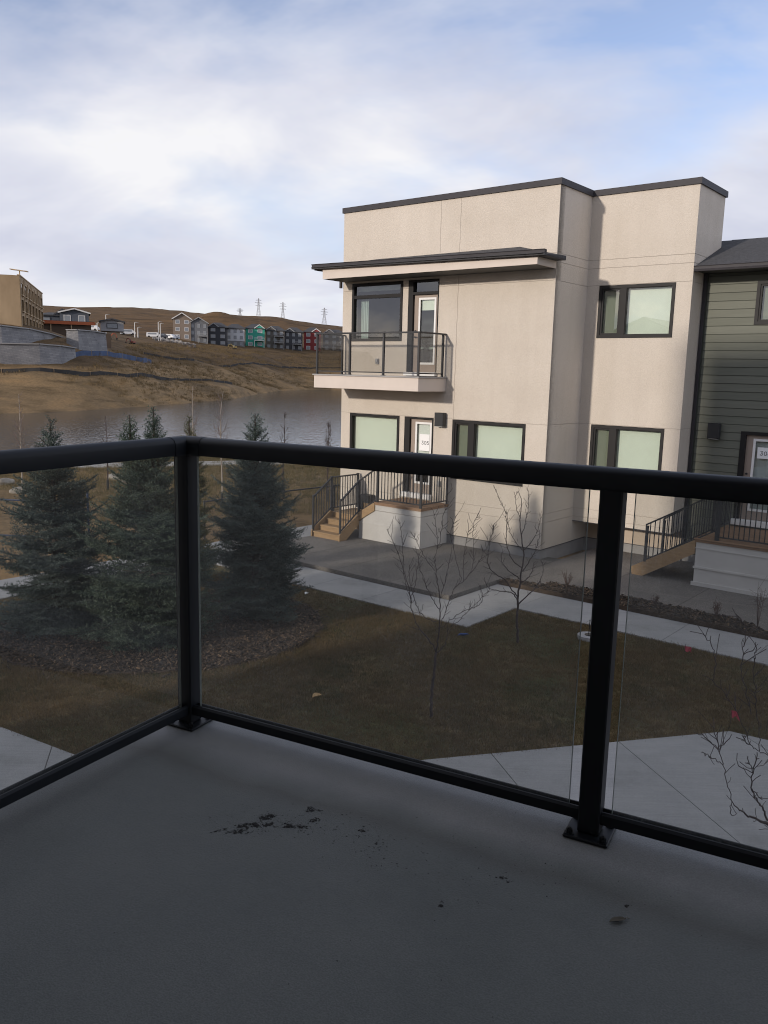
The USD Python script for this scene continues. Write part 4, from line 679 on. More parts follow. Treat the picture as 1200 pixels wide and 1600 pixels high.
def chip(L, W, T, seed):
    r = np.random.default_rng(seed); b = trimesh.creation.box((L, W, T)); v = np.array(b.vertices); v += r.normal(0, .12, v.shape)*(L*.6, W, T); b.vertices = v; return b
chipm = [mat('bark_chip', (.085, .058, .038), .9, rnd=.6), mat('pale_chip', (.17, .115, .066), .9, rnd=.5), mat('dark_chip', (.042, .031, .022), .9, rnd=.5)]
c1 = np.vstack([scatter(bed, 9000, 4), scatter(bed.buffer(.12), 1500, 14), scatter(bed.buffer(.28), 500, 15)]); c2 = scatter(bed2, 2600, 5); cpos = np.vstack([np.c_[c1, np.where(shapely.contains_xy(bed, c1[:, 0], c1[:, 1]), .045, .018)], np.c_[c2, np.full(len(c2), .122)]])
rg = np.random.default_rng(6); cpos[:, 2] += rg.random(len(cpos))*.02
instancer('bark_mulch', 'brown bark mulch chips covering the planting beds', 'mulch', [('chip', chip(.06, .022, .010, 1), chipm[0]), ('chip_001', chip(.045, .02, .008, 2), chipm[1]), ('chip_002', chip(.07, .03, .012, 3), chipm[2])], cpos, rg.random(len(cpos))*6.3, rg.uniform(.45, 1.05, len(cpos)), which=rg.choice(3, len(cpos), p=[.45, .09, .46]), tilt=.5, seed=6)

def needles(P, Dv, per, L0, L1, W, rg, fwd=.75):
    n = len(P)*per; P = np.repeat(P, per, 0); Dv = np.repeat(Dv, per, 0)
    r = rg.normal(0, 1, (n, 3)); r -= (r*Dv).sum(1, keepdims=True)*Dv; r /= np.linalg.norm(r, axis=1, keepdims=True)+1e-9
    r[:, 2] += .25
    d = Dv*fwd+r; d /= np.linalg.norm(d, axis=1, keepdims=True)
    s = np.cross(d, rg.normal(0, 1, (n, 3))); s /= np.linalg.norm(s, axis=1, keepdims=True)+1e-9
    L = rg.uniform(L0, L1, (n, 1)); V = np.stack([P-s*W/2, P+s*W/2, P+d*L], 1).reshape(-1, 3)
    return V, np.arange(3*n).reshape(-1, 3)
def spruce(H, R, seed, leaders=((0, 0, 1.0),), base=.15):
    rg = np.random.default_rng(seed); P, Dv, tr, br = [], [], [], []
    for lx, ly, fh in leaders:
        Hh = H*fh; split = H*.55 if len(leaders) > 1 else 0
        def axis(h):
            t = max(0, (h-split)/(Hh-split)) if split else 0; return np.array([lx*min(1, t*1.6), ly*min(1, t*1.6), h])
        hs = np.linspace(0 if not split else split*.9, Hh, 14); tr.append(tube([axis(h) for h in hs], [.075*(1-h/Hh)**.8*(H/3.8)+.007 for h in hs], 7))
        h = base if not split or (lx, ly) == leaders[0][:2] else split
        while h < Hh*.985:
            u = h/Hh; whorl = rg.uniform(.78, 1.15); nb = rg.integers(6, 9) if u < .93 else 3
            for k in range(nb):
                az = rg.random()*2*math.pi; L = (R*((1-u)**(.66 if u < .75 else .92))*rg.uniform(.60, 1.14)*(1+.17*math.sin(az*2+h*2.3+seed)*math.cos(h*3.1+seed*2))*whorl+.05)*(.75 if split and h > split else 1)
                if u < .12: L *= .8
                el = math.radians(np.interp(u, [0, .3, .7, .9, 1], [-12, 2, 22, 42, 65])+rg.normal(0, 6)); hd = np.array([math.cos(az), math.sin(az), 0]); st = axis(h+rg.normal(0, .03))
                n = max(3, int(L/.022)); t = np.linspace(0, 1, n)[:, None]
                ax = st+hd*L*t*math.cos(el)+np.array([0, 0, 1.0])*L*(t*math.sin(el)-.30*t*(1-t)*(1-u)+.10*t**3)
                dv = np.gradient(ax, axis=0); dv /= np.linalg.norm(dv, axis=1, keepdims=True)
                P.append(ax[n//5:]); Dv.append(dv[n//5:])
                if L > .25: br.append(tube(ax[::max(1, n//4)], np.linspace(.011, .004, len(ax[::max(1, n//4)])), 4))
                side = np.cross(hd, [0, 0, 1.0]); m = int(L/.034)
                for j in range(m):
                    tt = .14+.84*(j+rg.random())/max(1, m); i = min(n-1, int(tt*n)); sg = 1 if j % 2 else -1
                    ll = (.48*(1-tt)*L+.055)*rg.uniform(.6, 1.2); dl = dv[i]*.62+side*sg*rg.uniform(.6, .95)+np.array([0, 0, rg.normal(-.06, .14)]); dl /= np.linalg.norm(dl)
                    q = max(2, int(ll/.024)); tq = np.linspace(.05, 1, q)[:, None]; pp = ax[i]+dl*ll*tq; pp[:, 2] += ll*.10*(tq[:, 0]**2)
                    P.append(pp); Dv.append(np.repeat(dl[None], q, 0))
                    if ll > .2:
                        for jj in range(int(ll/.07)):
                            b0 = pp[min(q-1, int((.25+.7*rg.random())*q))]; l2 = ll*.35*rg.uniform(.5, 1); d2 = dl*.7+np.cross(dl, [0, 0, 1.0])*rg.choice([-1, 1])*.7+np.array([0, 0, rg.normal(0, .15)]); d2 /= np.linalg.norm(d2)
                            q2 = max(2, int(l2/.026)); P.append(b0+d2*l2*np.linspace(.1, 1, q2)[:, None]); Dv.append(np.repeat(d2[None], q2, 0))
            h += rg.uniform(.058, .098)
    P, Dv = np.vstack(P), np.vstack(Dv)
    V, F = needles(P, Dv, 3, .028, .050, .0125, rg)
    return cat_(tr+br), trimesh.Trimesh(V, F, process=False)
bark_m = mat('conifer_bark', (.045, .034, .026), .95, var=.3, scale=12)
def needle_mat(name, a, b):
    return usdkit.material(stage, '/World/Looks/'+name, {'g': ('geometry', {}), 'n': ('noise_texture', {'scale': 3.2, 'detail': 4.0}), 'ad': ('math', {'math_type': 'multiply_add', 'value2': 0.45}), 'r': ('rgb_ramp', {'ramp': [(0.35, a), (0.95, b)]}), 'p': ('principled_bsdf', {'roughness': 0.6, 'specular_ior_level': 0.3}), 't': ('translucent_bsdf', {}), 'm': ('mix_closure', {'fac': 0.15})},
        [('g.position', 'n.vector'), ('g.random_per_island', 'ad.value1'), ('n.fac', 'ad.value3'), ('ad.value', 'r.fac'), ('r.color', 'p.base_color'), ('r.color', 't.color'), ('p.BSDF', 'm.closure1'), ('t.BSDF', 'm.closure2')], surface='m.closure')
blue_n = needle_mat('blue_spruce_needles', (.050, .068, .058), (.175, .215, .190)); green_n = needle_mat('green_spruce_needles', (.046, .068, .050), (.150, .188, .135)); olive_n = needle_mat('pine_needles', (.060, .064, .026), (.160, .145, .058))
for nm, lab, loc, H, R, seed, lead, nmat in [
    ('spruce_tree', 'bushy blue spruce at the left edge of the mulch bed', (-5.60, 13.84, 0), 3.66, 1.22, 11, ((0, 0, 1.0),), blue_n),
    ('spruce_tree', 'tallest spruce of the mulch bed, with two leading tips, left of the corner post', (-3.82, 13.3, 0), 3.93, 1.38, 12, ((.10, 0, 1.0), (-.30, .05, .965)), green_n),
    ('spruce_tree', 'slim blue spruce right of the corner post, before the patio steps', (-2.38, 15.1, 0), 3.77, 1.24, 13, ((0, 0, 1.0),), blue_n),
    ('pine_tree', 'yellowish pine half hidden behind the corner post', (-4.10, 17.3, 0), 3.55, .62, 14, ((0, 0, 1.0),), olive_n)]:
    t = thing(nm, lab, 'tree', loc); a, b = spruce(H, R, seed, lead); obj('trunk', a, bark_m, t); obj('crown', b, nmat, t)

def stroke_tree(parent, strokes, r0, seed, y0=0.0, sub=1.0, rmin=.0025, ymax=.35, extra=True):
    rg = np.random.default_rng(seed); done = []; twigs = []; limbs = []
    for k, s in enumerate(strokes):
        p = np.array(s, float); 
        # smooth resample
        if len(p) > 2:
            tck, u = splprep(p.T, s=0, k=min(3, len(p)-1)); q = np.array(splev(np.linspace(0, 1, len(p)*5), tck)).T
        else: q = np.linspace(p[0], p[1], 6)
        L = np.r_[0, np.cumsum(np.linalg.norm(np.diff(q, axis=0), axis=1))]
        if k == 0: ys, rs = y0, r0
        else:
            allp = np.vstack(done); i = np.argmin(np.linalg.norm(allp[:, [0, 2]]-q[0], axis=1)); ys, rs = allp[i, 1], min(r0*.62, allp[i, 3]*.72)
        sl = 0 if k == 0 else rg.uniform(-.5, .5)
        yy = np.clip(ys+sl*L, y0-ymax, y0+ymax); q3 = np.c_[q[:, 0], yy, q[:, 1]]; q3 += rg.normal(0, .006, q3.shape)*(L[:, None] > .02)
        r1 = (rs*.72 if len(s) < 5 else rmin*1.3) if k == 0 else rmin
        rad = np.maximum(rmin, rs+(r1-rs)*(L/L[-1])**.8); done.append(np.c_[q3, rad]); limbs.append(tube(q3, rad, 6))
        if k and extra:
            m = int(L[-1]/.055*sub)
            for _ in range(m):
                j = rg.integers(len(q3)//5, len(q3)); d = q3[min(j+1, len(q3)-1)]-q3[max(j-1, 0)]; d /= np.linalg.norm(d)+1e-9
                o = rg.normal(0, 1, 3); o -= o@d*d; o /= np.linalg.norm(o); dd = d*.55+o*.8+np.array([0, 0, .25]); dd /= np.linalg.norm(dd); l = rg.uniform(.02, .13)*(1 if rg.random() < .8 else 1.9)
                b = q3[j]; pts = [b, b+dd*l*.55+rg.normal(0, .006, 3), b+dd*l+np.array([0, 0, l*.1])]; twigs.append(tube(pts, [rmin*.9, rmin*.75, rmin*.8], 4))
    obj('trunk', limbs[0], tree_bark, parent, smooth=True)
    for l in limbs[1:]: obj('branch', l, tree_bark, parent, smooth=True)
    if twigs: tag(obj('twigs', cat_(twigs), tree_bark, parent), kind='stuff')
tree_bark = mat('bare_bark', (.052, .036, .033), .85, var=.35, scale=14)
B1 = [[(.007,-.004),(.013,.447),(.046,.916)],[(.046,.916),(.071,1.225),(.062,1.66),(0,2.045),(-.031,2.226)],[(-.031,2.226),(.004,2.343),(-.02,2.617),(-.042,2.784)],[(.004,2.343),(.06,2.682),(.084,2.891),(.157,3.142)],[(0,2.045),(-.162,2.233),(-.295,2.505)],[(.046,.916),(-.127,1.154),(-.238,1.304),(-.31,1.607),(-.392,1.907),(-.493,2.182),(-.636,2.475)],[(-.31,1.607),(-.419,2.12),(-.436,2.353),(-.495,2.626)],[(-.299,1.586),(-.219,2.04),(-.213,2.21)],[(.034,1.355),(-.137,1.438),(-.27,1.673),(-.341,1.951),(-.356,2.122)],[(.071,1.225),(.136,1.445),(.212,1.664),(.33,1.861),(.371,1.883)],[(.34,1.872),(.254,2.222),(.201,2.517),(.285,2.75)],[(.371,1.894),(.369,2.204),(.415,2.586)],[(.371,1.883),(.49,2.036),(.503,2.461),(.592,2.779)],[(.462,1.95),(.606,2.231),(.722,2.656)],[(.08,1.269),(.223,1.382),(.406,1.539),(.509,1.585),(.547,1.909)],[(.226,1.294),(.512,1.52),(.753,1.742)],[(.046,.916),(.191,1.096),(.185,1.272)],[(.062,1.66),(.138,1.963),(.19,2.263)],[(.066,1.53),(-.04,1.701),(-.153,1.956),(-.245,2.21)]]
B2 = [[(0,-.058),(-.043,.686),(-.028,1.025),(.011,1.335),(.009,1.641),(-.067,2.054),(-.067,2.327),(-.124,2.652)],[(.014,1.279),(.128,1.449),(.25,1.703),(.289,1.98)],[(.009,1.641),(.137,1.783),(.275,2.227)],[(.011,1.335),(-.174,1.498),(-.283,1.772),(-.29,2.185),(-.47,2.59),(-.53,2.724)],[(-.005,1.641),(-.259,2.104),(-.268,2.295)],[(-.043,.686),(-.256,.935),(-.449,.958),(-.649,1.15)],[(-.045,.827),(-.235,1.076),(-.321,1.158),(-.519,1.293),(-.57,1.82),(-.528,2.097)],[(-.03,.7),(.133,.832),(.341,1.034),(.403,1.401)],[(-.014,1.138),(-.162,1.246),(-.333,1.41),(-.344,1.632)],[(-.033,1.917),(.061,2.194),(.09,2.658)],[(-.06,2.191),(-.166,2.407),(-.193,2.678)],[(-.017,1.082),(.141,1.198),(.183,1.423)]]
B3 = [[(3.34,0),(3.31,.5),(3.264,.948)],[(3.264,.948),(3.15,1.067),(3.051,1.15),(2.933,1.208),(2.815,1.266),(2.752,1.337)],[(2.752,1.337),(2.7,1.528),(2.649,1.729),(2.607,1.881)],[(2.682,1.611),(2.598,1.668),(2.505,1.719)],[(2.649,1.729),(2.565,1.797),(2.476,1.866)],[(2.649,1.729),(2.725,1.86)],[(3.047,1.187),(2.928,1.366),(2.823,1.531),(2.778,1.708),(2.772,1.885)],[(2.785,1.691),(2.693,1.73)],[(2.779,1.696),(2.704,1.848)],[(3.27,.95),(3.30,1.3),(3.24,1.5),(3.187,1.576)],[(3.187,1.576),(3.021,1.667)],[(3.021,1.667),(2.925,1.736),(2.827,1.839)],[(2.925,1.736),(2.795,1.827)],[(3.021,1.667),(2.957,1.972),(2.863,2.363)],[(2.863,2.363),(2.867,2.489),(2.875,2.58)],[(2.925,1.736),(2.863,1.923),(2.65,2.196)],[(2.65,2.196),(2.598,2.516),(2.538,2.582)],[(2.9,1.994),(2.807,2.27)],[(2.807,2.27),(2.761,2.633),(2.721,2.767),(2.655,2.833)],[(2.774,2.498),(2.868,2.534)],[(2.823,1.531),(2.911,1.431)],[(2.752,1.337),(2.77,1.204)],[(3.30,1.3),(3.42,1.8),(3.40,2.3)],[(3.31,1.2),(3.55,1.6),(3.65,2.1)]]
t = thing('bare_tree', 'leafless sapling with upswept forked branches on the lawn, nearest the deck middle', 'tree', (.69, 10.51, 0)); stroke_tree(t, B1, .024, 21, rmin=.0032)
t = thing('bare_tree', 'leafless sapling on the lawn by the sidewalk corner, before the cream wall', 'tree', (2.37, 13.76, 0)); stroke_tree(t, B2, .026, 22, rmin=.0034)
t = thing('bare_tree', 'leafless tree reaching in from the right edge over the concrete walk', 'tree', (0, 6.0, 0)); stroke_tree(t, B3, .042, 23, rmin=.0034, ymax=.3, sub=.9)
# staked young trees along the path
white_bark = mat('pale_bark', (.30, .26, .215), .85, var=.2, scale=9); guard_m = mat('black_guard', (.015, .015, .015), .7)
def young(label, px, py, h, seed, bushy=1.0, pale=True):
    rg = np.random.default_rng(seed); z = tz(px, py)-.03; t = thing('young_tree', label, 'tree', (px, py, z)); m = white_bark if pale else tree_bark
    p = np.array([(0, 0, 0), (rg.normal(0, .02), 0, h*.33), (rg.normal(0, .03), 0, h*.66), (rg.normal(0, .03), 0, h)]); tck, _ = splprep(p.T, s=0, k=3); q = np.array(splev(np.linspace(0, 1, 24), tck)).T
    obj('trunk', tube(q, np.linspace(.035, .006, 24), 6), m, t, smooth=True); obj('trunk_guard', tube([(0, 0, 0), (0, 0, .42)], [.05, .048], 8), guard_m, t)
    tw = []
    for k in range(int(34*bushy)):
        i = rg.integers(8, 23); l = h*.28*rg.uniform(.4, 1)*(1.15-i/24); a = rg.random()*6.3; d = np.array([math.cos(a)*.5, math.sin(a)*.5, .85]); d /= np.linalg.norm(d); b = q[i]; mpt = b+d*l*.5+rg.normal(0, .03, 3); e = b+d*l+np.array([0, 0, l*.15])
        tw.append(tube([b, mpt, e], [.009, .006, .0035], 4))
        for _ in range(2): dd = d+rg.normal(0, .5, 3); dd /= np.linalg.norm(dd); tw.append(tube([mpt, mpt+dd*l*.4], [.005, .003], 4))
    tag(obj('twigs', cat_(tw), tree_bark if not pale else mat('grey_twig', (.17, .13, .11), .9), t), kind='stuff')
young('staked young tree with dark trunk guard furthest left by the path', -12.65, 28.65, 3.8, 31)
young('small young tree by the path behind the left spruce tops', -11.25, 33.33, 3.0, 32, .6, False)
young('tall thin pale-stemmed young tree rising behind the corner post', -7.07, 30.4, 4.2, 33, .7)
young('pale-stemmed young tree with black guard just right of the corner post', -5.79, 29.2, 4.0, 34, 1.1)
young('slender young tree between the right spruce and the steps', -3.88, 31.5, 3.3, 35, .7, False)
young('twiggy bare young tree just left of the cream townhouse edge', -2.11, 30.6, 2.95, 36, 2.2, False)
# dry grass of the bank
gb = Polygon([(-30, 46), (-9, 27), (-8.6, 24), (-2, 27), (0, 50), (-6, 53.5), (-26, 47.5)]); gp_ = scatter(gb, 9000, 7); sh = Polygon([(-30, 46.7), (-23, 48.9), (-5, 54.0), (2, 56), (2, 54.6), (-5, 52.6), (-23, 47.6), (-30, 45.6)]); gs = scatter(sh, 2600, 8)
allp = np.vstack([gp_, gs]); rg = np.random.default_rng(9); dry_b = grass_mat('dry_blades', (.058, .064, .028), (.175, .140, .075))
instancer('dry_grass', 'rough dry grass on the bank between fence and pond', 'grass', [('tuft', tuft(14, .28, .10, .014, 6, .7), dry_b), ('tuft_001', tuft(12, .22, .12, .016, 7, 1.0), dry_b)], np.c_[allp, terrain_z(allp[:, 0], allp[:, 1])-.03], rg.random(len(allp))*6.3, np.r_[rg.uniform(.35, .9, len(gp_)), rg.uniform(.9, 1.7, len(gs))], seed=9)
fb = Polygon([(-62, 99), (-44.5, 96.5), (-38, 110.5), (-32.5, 142), (-30, 156), (-32, 206), (-29.5, 241), (-24, 264), (10, 272), (10, 330), (-30, 340), (-60, 300), (-70, 240), (-56, 175), (-50, 140), (-48, 122), (-64, 118)])
fp = scatter(fb, 9000, 17); rg = np.random.default_rng(18); keep = meshkit.fbm(np.c_[fp/14, 0*fp[:, 0]], 3, 5) > .42; fp = fp[keep]
bank_b = grass_mat('bank_blades', (.070, .055, .030), (.21, .150, .080))
instancer('bank_weeds', 'tawny weeds scattered over the far bank', 'weeds', [('tuft', tuft(16, .5, .35, .05, 16, .9), bank_b), ('tuft_001', tuft(16, .35, .5, .06, 17, 1.2), bank_b)], np.c_[fp, terrain_z(fp[:, 0], fp[:, 1])-.06], rg.random(len(fp))*6.3, rg.uniform(.4, 1.3, len(fp)), seed=18)
# low dormant shrubs in the bed by porch 304
def shrub(label, lx, ly, h, seed, tall=False):
    rg = np.random.default_rng(seed); t = thing('dormant_shrub', label, 'shrub', bw(lx, ly, .10)); tw = []
    for k in range(16 if not tall else 7):
        a = rg.random()*6.3; sp = .35 if not tall else .12; l = h*rg.uniform(.6, 1.1); e = np.array([math.cos(a)*sp*h*rg.uniform(.4, 1.2), math.sin(a)*sp*h*rg.uniform(.4, 1.2), l]); mpt = e*.5+rg.normal(0, .03*h, 3)
        tw.append(tube([(0, 0, 0), mpt, e], [.006, .004, .0025], 4))
        for _ in range(5): b = mpt+(e-mpt)*rg.random(); tw.append(tube([b, b+rg.normal(0, .11*h, 3)+[0, 0, .08*h]], [.003, .002], 3))
    obj('stems', cat_(tw[:6]), tree_bark, t); tag(obj('twigs', cat_(tw[6:]), mat('shrub_twig', (.10, .065, .05), .9), t), kind='stuff')
shrub('low brown shrub in the mulch strip left of the second railing post', 1.75, -1.98, .32, 41); shrub('twisted dark shrub in the mulch strip just right of the second railing post', 2.92, -2.2, .34, 42); shrub('reddish low shrub in the mulch strip before the stair of porch 304', 3.75, -2.12, .22, 43)
shrub('round dull shrub at the right end of the mulch strip', 4.95, -2.1, .30, 44); shrub('tall thin whip of a shrub at the far right end of the mulch strip', 5.75, -2.3, .75, 45, True)

# ---------------------------------------------------------------- small things on the lawn
t = thing('valve_cover', 'round white concrete valve cover in the lawn behind the second railing post', 'cover', (3.68, 14.11, 0)); m = trimesh.creation.cylinder(.20, .07, sections=28); m.apply_translation((0, 0, .035)); obj('collar', m, walk_m, t); m = trimesh.creation.cylinder(.075, .012, sections=18); m.apply_translation((0, 0, .077)); obj('lid', m, black_metal, t); obj('stake', rod((.0, .02, .08), (.01, .03, .34), .008), black_metal, t)
pink = mat('pink_vinyl', (.40, .05, .075), .6, var=.2, scale=30)
def flag(label, x, y, h, seed, flat=False):
    rg = np.random.default_rng(seed); t = thing('marker_flag', label, 'marker flag', (x, y, 0)); obj('wire', rod((0, 0, 0), (.01, .0, h), .003, 5), dark_bar, t)
    u, v = np.meshgrid(np.linspace(0, 1, 7), np.linspace(0, 1, 5), indexing='ij'); w = .11; X = .01+u*w; Z = h-.02-v*.085-u*.06-.02*np.sin(u*5+seed); Y = .03*np.sin(u*6+v*2+seed)
    i, j = np.meshgrid(np.arange(6), np.arange(4), indexing='ij'); a = (i*5+j).ravel(); f = np.vstack([np.c_[a, a+5, a+6], np.c_[a, a+6, a+1]]); V = np.c_[X.ravel(), Y.ravel(), Z.ravel()]
    obj('flag', trimesh.Trimesh(np.vstack([V, V+[0, .002, 0]]), np.vstack([f, f[:, ::-1]+len(V)]), process=False), pink, t, smooth=True)
flag('pink marker flag on the lawn beside the far sidewalk', 5.10, 13.34, .20, 1); flag('pink marker flag at the corner of the near concrete walk', 4.67, 10.42, .28, 2); flag('pink marker flag at the right picture edge, behind bare twigs', 5.08, 10.26, .22, 3)
t = thing('litter', 'scrap of blue plastic on the lawn near the sidewalk tip', 'litter', (1.45, 14.04, .02), 20); obj('scrap', leaf_mesh(.22, .07, .5, 3), mat('blue_plastic', (.03, .07, .22), .6), t, smooth=True)
t = thing('litter', 'tiny white scrap on the lawn left of the thin tree', 'litter', (-1.55, 16.55, .02), 60); obj('scrap', leaf_mesh(.12, .08, .5, 4), paper_m, t, smooth=True)
def boulder(label, x, y, sx, sy, sz, seed):
    m = trimesh.creation.icosphere(3, 1); v = np.array(m.vertices); v *= (1+.5*(meshkit.fbm(v*1.3+seed*7, 3, seed)-.5))[:, None]; v = v*(sx, sy, sz); m.vertices = v
    t = thing('boulder', label, 'boulder', (x, y, tz(x, y)+sz*.25), seed*40); obj('rock', m, mat('pale_rock', (.27, .24, .20), .95, var=.25, scale=3, bump=.6, bscale=9, dist=.05), t, smooth=40)
boulder('flat pale boulder at the left picture edge, lower one', -14.2, 31.9, .40, .3, .16, 1); boulder('flat pale boulder at the left picture edge, upper one', -16.2, 35.0, .5, .35, .18, 2); boulder('long pale boulder between the two left spruces', -12.4, 38.0, 1.0, .4, .17, 3); boulder('pale boulder left of the left spruce top', -13.2, 33.8, .55, .35, .18, 4); boulder('small pale boulder in grass beside the left spruce top', -11.0, 35.6, .45, .3, .16, 5)

# ---------------------------------------------------------------- fences by the townhouse
def chain_fence(name, label, pts, h, m, mesh_=True, bottom=False):
    t = thing(name, label, 'fence'); P = []
    for (x0, y0), (x1, y1) in zip(pts[:-1], pts[1:]):
        L = math.hypot(x1-x0, y1-y0); n = max(1, round(L/2.5)); P += [(x0+(x1-x0)*k/n, y0+(y1-y0)*k/n) for k in range(n)]
    P.append(pts[-1]); P = [(x, y, tz(x, y)-.03) for x, y in P]
    for x, y, z in P: obj('fence_post', cat_([rod((x, y, z), (x, y, z+h+(.28 if bottom else 0)), .03, 8)]), m, t)
    obj('top_rail', cat_([rod((a[0], a[1], a[2]+h-.03), (b[0], b[1], b[2]+h-.03), .022, 6) for a, b in zip(P[:-1], P[1:])]), m, t)
    if bottom: obj('bottom_rail', cat_([rod((a[0], a[1], a[2]+.08), (b[0], b[1], b[2]+.08), .022, 6) for a, b in zip(P[:-1], P[1:])]), m, t)
    if mesh_:
        w = []
        for a, b in zip(P[:-1], P[1:]):
            a, b = np.array(a), np.array(b); L = np.linalg.norm(b-a); st = .085; n = int((L+h)/st); d = (b-a)/L; nrm = np.array([-d[1], d[0], 0])*.002
            for k in range(-int(h/st), int(L/st)):
                for sg in (1, -1):
                    u0, u1 = k*st, k*st+h; z0, z1 = (0.04, h-.05) if sg > 0 else (h-.05, .04)
                    ua, ub = max(u0, 0), min(u1, L)
                    if ub <= ua: continue
                    za = z0+(z1-z0)*(ua-u0)/h; zb = z0+(z1-z0)*(ub-u0)/h; p, q = a+d*ua, a+d*ub
                    w.append((p+[0, 0, za], q+[0, 0, zb], nrm))
        v, f = [], []
        for p, q, nrm in w:
            i = len(v); v += [p-[0, 0, .0025], p+[0, 0, .0025], q+[0, 0, .0025], q-[0, 0, .0025], p+nrm, q+nrm]; f += [[i, i+1, i+2], [i, i+2, i+3], [i, i+4, i+5], [i, i+5, i+3]]
        tag(obj('chain_link', trimesh.Trimesh(np.array(v), np.array(f), process=False), m, t), kind='stuff')
    return t
chain_fence('chain_fence', 'black chain-link fence along the walk beside the cream townhouse', [tuple(bw(-8.0, -4.0)[:2]), tuple(bw(-8.6, 12)[:2])], 1.08, dark_bar)
chain_fence('rail_fence', 'dark blue tube fence at the left, behind the left spruce', [(-7.76, 21.39), (-13.5, 21.9), (-20, 22.5)], 1.07, mat('dark_blue_paint', (.018, .035, .085), .5), False, True)

# ---------------------------------------------------------------- the far bank
stone_m = usdkit.material(stage, '/World/Looks/block_wall', {'g': ('geometry', {}), 'mp': ('mapping', {'scale': (1.0, 1.0, 1.0), 'rotation': (math.pi/2, 0, .2)}), 'b': ('brick_texture', {'scale': 1.0, 'brick_width': 0.7, 'row_height': 0.25, 'mortar_size': 0.02, 'color1': (.17, .17, .175), 'color2': (.225, .22, .22), 'mortar': (.135, .135, .135)}), 'n': ('noise_texture', {'scale': .5, 'detail': 4.0}), 'r': ('rgb_ramp', {'ramp': [(.3, (.75, .75, .77)), (.7, (1.15, 1.15, 1.15))]}), 'm': ('mix', {'mix_type': 'multiply', 'fac': 1.0}), 'p': ('principled_bsdf', {'roughness': .95})},
    [('g.position', 'mp.vector'), ('mp.vector', 'b.vector'), ('g.position', 'n.vector'), ('n.fac', 'r.fac'), ('b.color', 'm.color1'), ('r.color', 'm.color2'), ('m.color', 'p.base_color')], surface='p.BSDF')
def wall_along(name, label, pts, th):
    t = thing(name, label, 'retaining wall'); pts = np.array(pts, float); n = len(pts); d = np.gradient(pts[:, :2], axis=0); nr = np.c_[-d[:, 1], d[:, 0]]; nr /= np.linalg.norm(nr, axis=1, keepdims=True)
    F, Bk = pts[:, :2], pts[:, :2]+nr*th
    v = np.vstack([np.c_[F, pts[:, 2]], np.c_[F+nr*.3, pts[:, 3]], np.c_[Bk, pts[:, 3]], np.c_[Bk, pts[:, 2]]]); f = []
    for k in range(n-1):
        for a in range(3): i, j = a*n+k, (a+1)*n+k; f += [[i, i+1, j+1], [i, j+1, j]]
    f += [[0, n, 2*n], [0, 2*n, 3*n], [n-1, 3*n-1, 2*n-1], [n-1, 4*n-1, 3*n-1]]
    obj('block_face', trimesh.Trimesh(v, f, process=False), stone_m, t)
    obj('coping', cat_([bar((*(F[k]+nr[k]*.4), pts[k, 3]+.08), (*(F[k+1]+nr[k+1]*.4), pts[k+1, 3]+.08), .7, .16) for k in range(n-1)]), mat('wall_coping', (.26, .255, .25), .9), t)
wall_along('retaining_wall', 'lower tier of the grey block retaining wall across the pond', [(-80, 121, 3.5, 7.4), (-70, 123.5, 3.6, 7.45), (-58.5, 127, 3.8, 7.5), (-53.5, 129.5, 3.9, 7.6), (-51.3, 132.5, 4.2, 7.5), (-50.6, 137, 4.5, 7.3)], 3.2)
wall_along('retaining_wall', 'upper tier of the grey block retaining wall, below the unfinished building', [(-80, 126, 6.5, 10.3), (-68, 128.5, 6.5, 10.4), (-60.2, 131.5, 6.5, 10.35), (-57.2, 135, 6.5, 10.1), (-55.8, 140, 6.5, 9.6), (-55.4, 146, 6.5, 9.0)], 4)
wall_along('retaining_wall', 'separate right-hand block of grey retaining wall behind the blue fence', [(-54.2, 142, 5.5, 10.4), (-52, 142, 5.5, 10.4), (-50.6, 146, 6, 10.4), (-50.2, 151, 6.5, 10.3)], 3)
def ribbon_fence(name, label, pts, h, m, cat, post_m, lean=0.0, sag=.08):
    t = thing(name, label, cat); P = []
    rg = np.random.default_rng(len(pts)*7+int(h*100))
    for a, b in zip(pts[:-1], pts[1:]):
        n = max(2, int(math.hypot(b[0]-a[0], b[1]-a[1])/2)); P += [(a[0]+(b[0]-a[0])*k/n, a[1]+(b[1]-a[1])*k/n) for k in range(n)]
    P.append(pts[-1]); P = np.array(P)+rg.normal(0, .12, (len(P), 2)); z = terrain_z(P[:, 0], P[:, 1])-.05; n = len(P); top = z+h*rg.uniform(.75, 1.1, n)
    v = np.vstack([np.c_[P, z], np.c_[P, top], np.c_[P+[0, .05], top], np.c_[P+[0, .05], z]]); f = []
    for k in range(n-1):
        for a in range(3): i, j = a*n+k, (a+1)*n+k; f += [[i, i+1, j+1], [i, j+1, j]]
    obj('fabric', trimesh.Trimesh(v, f, process=False), m, t)
    for k in range(0, n, 3): obj('stake', rod((P[k, 0], P[k, 1]-.04, z[k]), (P[k, 0], P[k, 1]-.04, top[k]+.15), .05, 5), post_m, t)
blk_f = mat('black_fabric', (.026, .024, .023), .85, var=.45, scale=.6); stake_m = mat('wood_stake', (.25, .18, .11), .9)
ribbon_fence('silt_fence', 'black silt fence running level along the left bank', [(-62, 117), (-54.5, 118.3), (-49.5, 119.5), (-45, 124), (-41.7, 134), (-40.9, 143), (-39.6, 150)], .62, blk_f, 'silt fence', stake_m)
ribbon_fence('silt_fence', 'black silt fence on the middle slope below the road end', [(-54, 186), (-50, 197), (-47.3, 206)], .5, blk_f, 'silt fence', stake_m)
